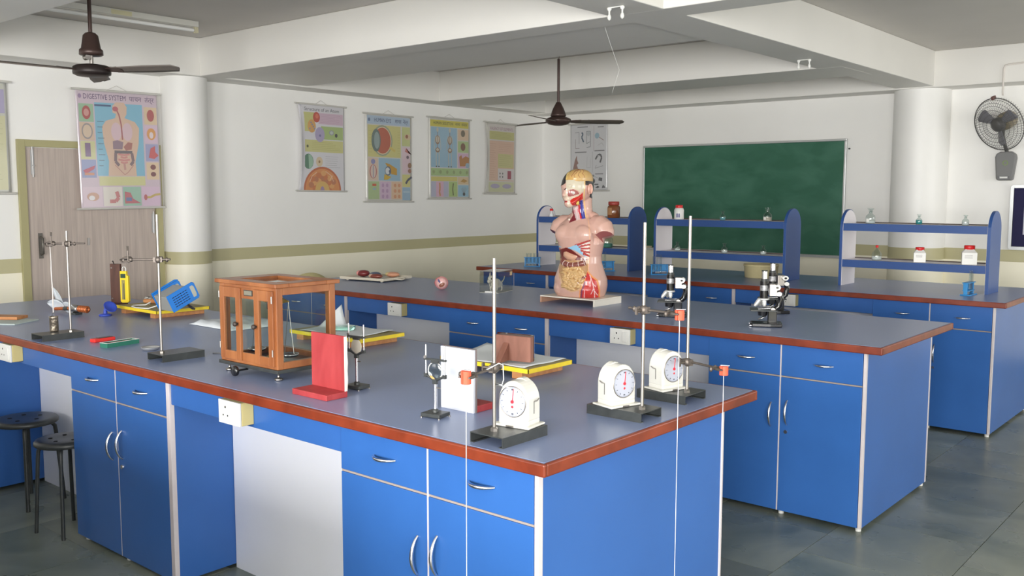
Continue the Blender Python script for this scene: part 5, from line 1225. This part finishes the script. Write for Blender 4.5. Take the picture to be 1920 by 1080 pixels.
for s in (-1, 1): MB().ell((-.02+s*.014, -.066, .092), (.007, .007, .007), 10, 6).build('eye_socket', mat('socket_dark', (70, 64, 60), .8), sk)
for s in (-1, 1): MB().tube([(-.02+s*.010, -.04, .11), (-.02+s*.014, -.03, .128), (-.02+s*.016, -.025, .135)], [.006, .005, .002], 8).build('ear_bone', BN, sk)
m = MB(); m.ell((-.005, -.012, .052), (.026, .045, .030), 16, 10); m.build('ribcage', BN, sk)
rb = MB()
for k in range(6): rb.tube([(-.005+.0285*math.cos(t_), -.045+.014*k, .052+.033*math.sin(t_)) for t_ in [2*PI*j/14 for j in range(14)]], .0022, 5, closed=True)
rb.build('rib', BN, sk)
m = MB(); m.ell((.006, .045, .045), (.02, .03, .022), 14, 8); m.build('pelvis', BN, sk)
MB().tube([(-.018, -.045, .08), (-.01, -.02, .082), (0, .03, .068), (.01, .07, .055), (.015, .095, .075), (.016, .108, .10)], [.007, .007, .006, .005, .004, .002], 8).build('spine', mat('bone_yellow', (214, 208, 160), .6), sk)
for x, y in ((-.02, -.04), (.014, -.035), (-.012, .05), (.022, .05)): MB().tube([(x*.6, y, .045), (x*1.2, y-.012, .025), (x, y-.003, .004), (x, y-.016, .003)], .0045, 7).build('leg_bone', BN, sk)

# ---------------------------------------------------------------- microscopes
WHE = mat('satin_white_metal', (214, 214, 212), .3, .4)
def microscope(label, x, y, rz):
    t = thing('microscope', label, 'microscope', (x, y, HT), rz, 'black student microscopes')
    bs = MB(); bs.prism([(.065, -.042), (.065, .042), (.02, .045), (-.055, .04), (-.062, .024), (-.01, .018), (-.01, -.018), (-.062, -.024), (-.055, -.04), (.02, -.045)], 0, .020); bs.build('horseshoe_base', BLACKP, t, .004)
    for s in (-1, 1): MB().cyl((-.056, s*.032, .006), (-.064, s*.032, .006), .006, .006, 10).build('base_tip', CHROME, t)
    MB().box(.008, .045, -.016, .016, .018, .095).build('pillar', BLACKP, t, .004)
    MB().tube([(.028, -.022, .088), (.028, .022, .088)], .010, 14).build('pivot', STEEL, t)
    MB().tube([(.034, 0, .085), (.052, 0, .105), (.060, 0, .14), (.056, 0, .165), (.040, 0, .18)], [.013, .013, .012, .013, .013], 12).build('arm', BLACKP, t)
    MB().box(-.062, .046, -.048, .048, .082, .089).build('stage', BLACKM, t, .0015)
    for s in (-1, 1): MB().tube([(.02, s*.03, .089), (.02, s*.03, .097), (-.03, s*.018, .091)], .002, 6).build('stage_clip', CHROME, t)
    MB().cyl((-.012, 0, .055), (-.012, 0, .082), .018, .02, 16).build('condenser', BLACKP, t)
    mr = MB(); mr.M = Matrix.Translation((-.012, 0, .04)) @ Matrix.Rotation(math.radians(-40), 4, 'Y'); mr.lathe([(0, 0), (.018, 0), (.02, .004), (.018, .007), (0, .007)], 20); mr.build('mirror', CHROME, t)
    MB().box(.012, .044, -.014, .014, .158, .222).build('focus_block', STEEL, t, .003)
    for s in (-1, 1):
        MB().cyl((.042, s*.014, .206), (.042, s*.034, .206), .0135, .0135, 18).build('coarse_knob', WHE, t); MB().cyl((.042, s*.0342, .206), (.042, s*.0352, .206), .006, .006, 12).build('knob_cap', BLACKP, t)
        MB().cyl((.050, s*.012, .172), (.050, s*.028, .172), .011, .011, 16).build('fine_knob', WHE, t)
    MB().cyl((-.008, 0, .148), (-.008, 0, .235), .017, .017, 20).build('body_tube', BLACKP, t)
    bt = MB().cyl((-.008, 0, .186), (-.008, 0, .214), .0176, .0176, 20); bt.build('scale_band', mat('engraved_band', (150, 150, 152), .35, .5, var=.5, vscale=90), t)
    MB().cyl((-.008, 0, .235), (-.008, 0, .248), .0145, .0145, 18).build('draw_collar', BLACKM, t)
    MB().cyl((-.008, 0, .248), (-.008, 0, .287), .0112, .0112, 18).build('eyepiece', CHROME, t); MB().cyl((-.008, 0, .287), (-.008, 0, .291), .0125, .0125, 18).build('eye_lens_rim', BLACKP, t)
    MB().lathe([(0, .148), (.02, .147), (.024, .141), (.02, .136), (0, .135)], 22, (-.01, 0, 0)).build('nosepiece', WHE, t)
    for dx, dy in ((-.034, -.010), (.004, -.012), (-.012, .02)):
        b = Vector((-.01+dx*.45, dy*.45, .139)); e = Vector((-.01+dx, dy, .104)); MB().tube([b, b.lerp(e, .7), e], [.010, .009, .005], 14).build('objective', WHE, t)
    t.scale = (1.3, 1.3, 1.02)
    return t
microscope('black microscope standing alone behind the tall retort stands', -2.775, 4.68, math.radians(28))
microscope('black microscope in front of the pair on the middle bench', -2.19, 4.66, math.radians(28))
microscope('black microscope at the back of the pair on the middle bench', -2.395, 5.20, math.radians(40))
# ---------------------------------------------------------------- bottle racks on the rear bench
RBL = mat('rack_blue', (44, 78, 138), .4); RWH = mat('rack_white', (226, 222, 226), .5)
def rack(label, x0, x1, y0=7.14, d=.285):
    t = thing('bottle_rack', label, 'rack', (x0, y0, HT), group='blue two shelf bottle racks')
    w = x1-x0; r = d/2; zt = 1.502-HT
    def side(xa, xb, nm, m):
        pr = [(0, 0), (d, 0)]+[(r+r*math.cos(a), zt-r+r*math.sin(a)) for a in [PI*k/16 for k in range(17)]]
        return MB().prism(pr, xa, xb, 'yz').build(nm, m, t, .001)
    a = side(0, .020, 'side_panel', RBL); a['label'] = 'rounded blue side panel'
    def inner(xa, xb, par):
        pr = [(.006, 0), (d-.006, 0)]+[(r+(r-.006)*math.cos(q), zt-r+(r-.006)*math.sin(q)) for q in [PI*k/16 for k in range(17)]]
        MB().prism(pr, xa, xb, 'yz').build('white_inner_face', RWH, par)
    inner(.0202, .0225, a); b = side(w-.022, w, 'side_panel', RBL); inner(w-.0245, w-.0222, b)
    for z in (1.062, 1.34):
        s = MB().box(.023, w-.025, .02, d-.015, z-HT+.034, z-HT+.054).build('shelf', RWH, t); z -= HT
        MB().box(.0228, w-.0248, .006, .0198, z, z+.056).build('front_lip', RBL, s, .001)
        MB().box(.0228, w-.0248, d-.0148, d-.008, z+.03, z+.062).build('rear_lip', mat('lip_dark', (84, 74, 70), .6), s)
    return t
rack('blue bottle rack partly hidden behind the torso', -5.765, -4.685)
rack('blue bottle rack in front of the chalkboard', -4.432, -3.20)
rack('blue bottle rack at the right before the column', -2.765, -1.70)

S1, S2 = 1.1164, 1.3944
BG = 'bottles standing on the blue racks'
def liq(n, c): return mat('content_'+n, c, .3)
def reagent(label, x, z, s=1., content=(226, 226, 226), fill=.4, flare=1., nm='reagent_bottle'):
    """round shouldered glass bottle with a flat disc stopper"""
    t = thing(nm, label, 'bottle', (x, 7.26, z), 0, BG)
    MB().lathe([(0, .002), (.030*s, .0), (.033*s, .004*s), (.034*s, .045*s), (.030*s, .058*s), (.016*s, .070*s), (.012*s, .076*s), (.012*s, .086*s), (.017*s, .090*s), (.017*s, .092*s)], 24).build('glass_body', GLASS, t)
    MB().lathe([(.009*s, .078*s), (.010*s, .092*s), (.022*s*flare, .106*s), (.023*s*flare, .110*s), (0, .110*s)], 20).build('stopper', GLASS, t)
    MB().lathe([(0, .0045), (.031*s, .0045), (.0325*s, .006*s), (.0325*s, .058*s*fill+.004), (0, .058*s*fill+.004)], 24).build('contents', liq('%d_%d_%d' % content, content), t)
    if s > .85: 
        lb = MB(); q = [-2.3+.1*k for k in range(9)]; lb.add([(.0348*s*math.cos(a), .0348*s*math.sin(a), zz) for zz in (.012*s, .036*s) for a in q], [(i, i+1, 9+i+1, 9+i) for i in range(8)]); lb.build('paper_label', WHITEP, t)
    return t
reagent('small glass bottle with blue liquid on the upper middle rack shelf', -3.826, S2, .72, (110, 176, 190), .55)
reagent('larger clear glass bottle at the right of the upper middle rack shelf', -3.419, S2, 1.02, (206, 190, 178), .5)
reagent('small glass bottle with white powder at the left of the lower middle rack shelf', -4.26, S1, .74, (236, 236, 236), .4)
reagent('small glass bottle with white powder in the centre of the lower middle rack shelf', -3.803, S1, .76, (236, 236, 236), .5)
reagent('small glass bottle with white powder at the right of the lower middle rack shelf', -3.448, S1, .72, (230, 230, 230), .55)
reagent('large clear glass bottle at the left of the upper right rack shelf', -2.578, S2, 1.05, (214, 216, 218), .3)
reagent('small glass bottle with teal liquid on the upper right rack shelf', -2.221, S2, .68, (40, 156, 160), .75)
reagent('small clear glass bottle at the right of the upper right rack shelf', -1.90, S2, .70, (226, 226, 228), .55)
REDC = mat('red_cap', (210, 40, 40), .35)
t = thing('drop_bottle', 'clear bottle with a red stopper on the lower right rack shelf', 'bottle', (-2.52, 7.26, S1), 0, BG)
MB().lathe([(0, .001), (.034, .0), (.036, .004), (.036, .045), (.03, .06), (.014, .078), (.0095, .085), (.0095, .1)], 24).build('glass_body', GLASS, t); MB().lathe([(.008, .094), (.011, .1), (.011, .114), (0, .116)], 16).build('red_stopper', REDC, t); MB().lathe([(0, .004), (.0345, .004), (.0345, .030), (0, .030)], 24).build('contents', liq('w', (232, 232, 230)), t)
def jar(label, x, z, h, w, cap=REDC, body=WHITEP, square=True, lab=None):
    t = thing('chemical_jar', label, 'jar', (x, 7.26, z), math.radians(18), BG)
    if square:
        m = MB(); hh = h*.62; pr = []
        for zz, k in ((0, .97), (.004, 1), (hh, 1), (hh+.022, .62), (hh+.026, .6), (h*.8, .6)): pr.append((zz, w/2*k))
        vs = []; fs = []
        for zz, k in pr: vs += [(-k, -k, zz), (k, -k, zz), (k, k, zz), (-k, k, zz)]
        for i in range(len(pr)-1):
            for j in range(4): fs.append((4*i+j, 4*i+(j+1) % 4, 4*i+4+(j+1) % 4, 4*i+4+j))
        fs += [(3, 2, 1, 0), tuple(range(len(vs)-4, len(vs)))]; m.add(vs, fs); m.build('jar_body', body, t, .006, 3)
        cr = w*.36
    else:
        MB().lathe([(0, .0), (w*.47, 0), (w*.5, .004), (w*.5, h*.66), (w*.42, h*.78), (w*.33, h*.82), (w*.33, h*.86), (0, h*.86)], 28).build('jar_body', body, t); cr = w*.36
    MB().lathe([(0, h*.79), (cr, h*.79), (cr*1.03, h*.80), (cr*1.03, h*.97), (cr*.95, h), (0, h)], 26).build('screw_cap', cap, t)
    if lab:
        q = MB()
        if square:
            y = -w/2-.0006
            for a in (.35, .42, .48): q.box(-w*.32, w*.2, y, y+.0008, h*a, h*a+.0018)
        else:
            for xx in (-.013, .004): q.box(xx, xx+.01, -w/2-.0004, -w/2+.004, h*.14, h*.42)
        q.build('label_print', mat('print_'+lab, {'grey': (90, 80, 84), 'blue': (56, 56, 130)}[lab], .5), t)
    return t
jar('white plastic jar with a red cap and blue print on the middle rack', -4.25, S2, .125, .085, square=False, lab='blue')
jar('shorter square white jar with a red cap on the lower right rack shelf', -2.205, S1, .112, .084, lab='grey')
jar('taller square white jar with a red cap right on the lower right rack shelf', -1.864, S1, .138, .098, lab='grey')
t = thing('amber_jar', 'brown glass jar with a red lid on the upper left rack shelf', 'jar', (-4.942, 7.26, S2), 0, BG)
MB().lathe([(0, 0), (.055, 0), (.058, .006), (.058, .10), (.052, .112), (.044, .116), (.044, .124), (0, .124)], 30).build('glass_body', mat('amber_glass', (126, 74, 42), .1, coat=.4), t); MB().lathe([(0, .118), (.049, .118), (.051, .122), (.051, .148), (.047, .152), (0, .152)], 30).build('lid', mat('dull_red_lid', (156, 56, 48), .4), t)
lb = MB(); q = [-2.6+.12*k for k in range(12)]; lb.add([(.0588*math.cos(a), .0588*math.sin(a), zz) for zz in (.03, .095) for a in q], [(i, i+1, 12+i+1, 12+i) for i in range(11)]); lb.build('paper_label', mat('faded_label', (176, 130, 90), .7), t)
t = thing('lidded_jar', 'clear jar of green solution with a black lid, seen past the torso shoulder', 'jar', (-5.02, 7.26, S1), 0, BG)
MB().lathe([(0, .001), (.055, 0), (.06, .006), (.06, .075), (.05, .095), (.036, .1), (.036, .108)], 28).build('glass_body', GLASS, t); MB().lathe([(0, .1), (.04, .1), (.041, .104), (.041, .124), (0, .126)], 24).build('black_lid', BLACKP, t); MB().lathe([(0, .004), (.0575, .004), (.0575, .04), (0, .04)], 28).build('contents', liq('g', (84, 150, 132)), t)
t = thing('dropper_bottle', 'tiny clear bottle with a red cap at the left of the upper left rack shelf', 'bottle', (-5.674, 7.26, S2), 0, BG)
MB().lathe([(0, 0), (.018, 0), (.02, .004), (.02, .022), (.008, .036), (.007, .058)], 18).build('glass_body', mat('milky_glass', (222, 226, 228), .2), t); MB().lathe([(0, .056), (.016, .056), (.017, .06), (.017, .076), (0, .078)], 18).build('red_cap', REDC, t)

# blue test tube stands
SKY = mat('sky_blue_plastic', (54, 140, 200), .35); TUBEG = glass_mat('tube_glass_clear', (.95, .97, .97), .07)
def tube_rack(label, x, y, rz, tubes, full=True):
    t = thing('test_tube_rack', label, 'test tube rack', (x, y, HT), rz, 'blue plastic test tube racks')
    MB().box(-.082, .082, -.034, .034, 0, .008).build('base_plate', SKY, t, .003)
    for s in (-1, 1): MB().box(s*.070-.005, s*.070+.005, -.012, .012, .008, .085).build('end_post', SKY, t, .001)
    MB().box(-.082, .082, -.022, .022, .085, .091).build('hole_plate', SKY, t, .002)
    MB().box(-.072, .072, -.02, .02, .030, .036).build('mid_plate', SKY, t, .001)
    MB().box(-.065, .065, .014, .018, .036, .085).build('back_plate', mat('sky_blue_dim', (58, 140, 196), .4), t)
    for i, (q, h) in enumerate(tubes):
        b = thing('test_tube', '', 'test tube', (0, 0, 0)); M = Matrix.Rotation(rz, 3, 'Z'); o = M @ Vector((q, 0, .009)); b.location = (x+o.x, y+o.y, HT+o.z)
        b['label'] = 'glass tube %s in the %s' % (('nearest the left post', 'second from the left', 'third from the left', 'fourth from the left')[i], label); b['group'] = 'test tubes in the blue racks'
        MB().lathe([(0, 0), (.006, .001), (.0095, .006), (.0105, .012), (.0105, h-.004), (.013, h), (.012, h), (.0095, h-.005), (.0095, .012), (0, .003)], 14).build('tube_wall', TUBEG, b)
    return t
tube_rack('blue tube rack under the left bottle rack', -5.70, 7.00, math.radians(32), [(-.05, .12), (-.018, .12), (.018, .12), (.05, .12)])
tube_rack('blue tube rack right of the torso waist', -4.865, 7.03, math.radians(50), [(-.045, .17), (-.01, .165)])
tube_rack('blue tube rack behind the lone microscope', -4.30, 7.03, math.radians(42), [(-.05, .15), (-.02, .17), (.01, .165)])
tube_rack('blue tube rack at the right end rack', -1.80, 7.04, math.radians(88), [(.03, .16), (.055, .15)])

t = thing('round_tub', 'round cream plastic tub behind the paired microscopes', 'tub', (-3.515, 7.37, HT))
CRM = mat('cream_plastic', (196, 184, 142), .45)
MB().lathe([(0, .0), (.128, .0), (.134, .004), (.142, .108), (.146, .112), (.140, .112), (.130, .01), (0, .008)], 40).build('tub_wall', CRM, t)
MB().lathe([(.1425, .096), (.147, .1), (.147, .108), (.1425, .11)], 40).build('rim', CRM, t)

# plastic chair behind the middle bench, only the top of its back shows
t = thing('plastic_chair', 'cream plastic chair behind the left end of the middle bench', 'chair', (-6.78, 5.31, 0), math.radians(78))
YC = mat('pale_yellow_plastic', (200, 190, 140), .4)
g = MB().grid(lambda u, v: ((u-.5)*.44, .22+.06*v-.05*math.cos((u-.5)*PI), .46+.43*v*(1-.22*abs(u-.5)**2*4*v)), 14, 10); g.build('backrest', YC, t, solid=.012)
g = MB().grid(lambda u, v: ((u-.5)*.46, -.22+.42*v, .44-.012*math.sin(PI*u)*math.sin(PI*v)), 10, 10); g.build('seat', YC, t, solid=.014)
for sx, sy in ((-1, -1), (1, -1), (-1, 1), (1, 1)): MB().tube([(sx*.2, sy*.19, .43), (sx*.23, sy*.24, 0)], [.026, .018], 10).build('leg', YC, t)
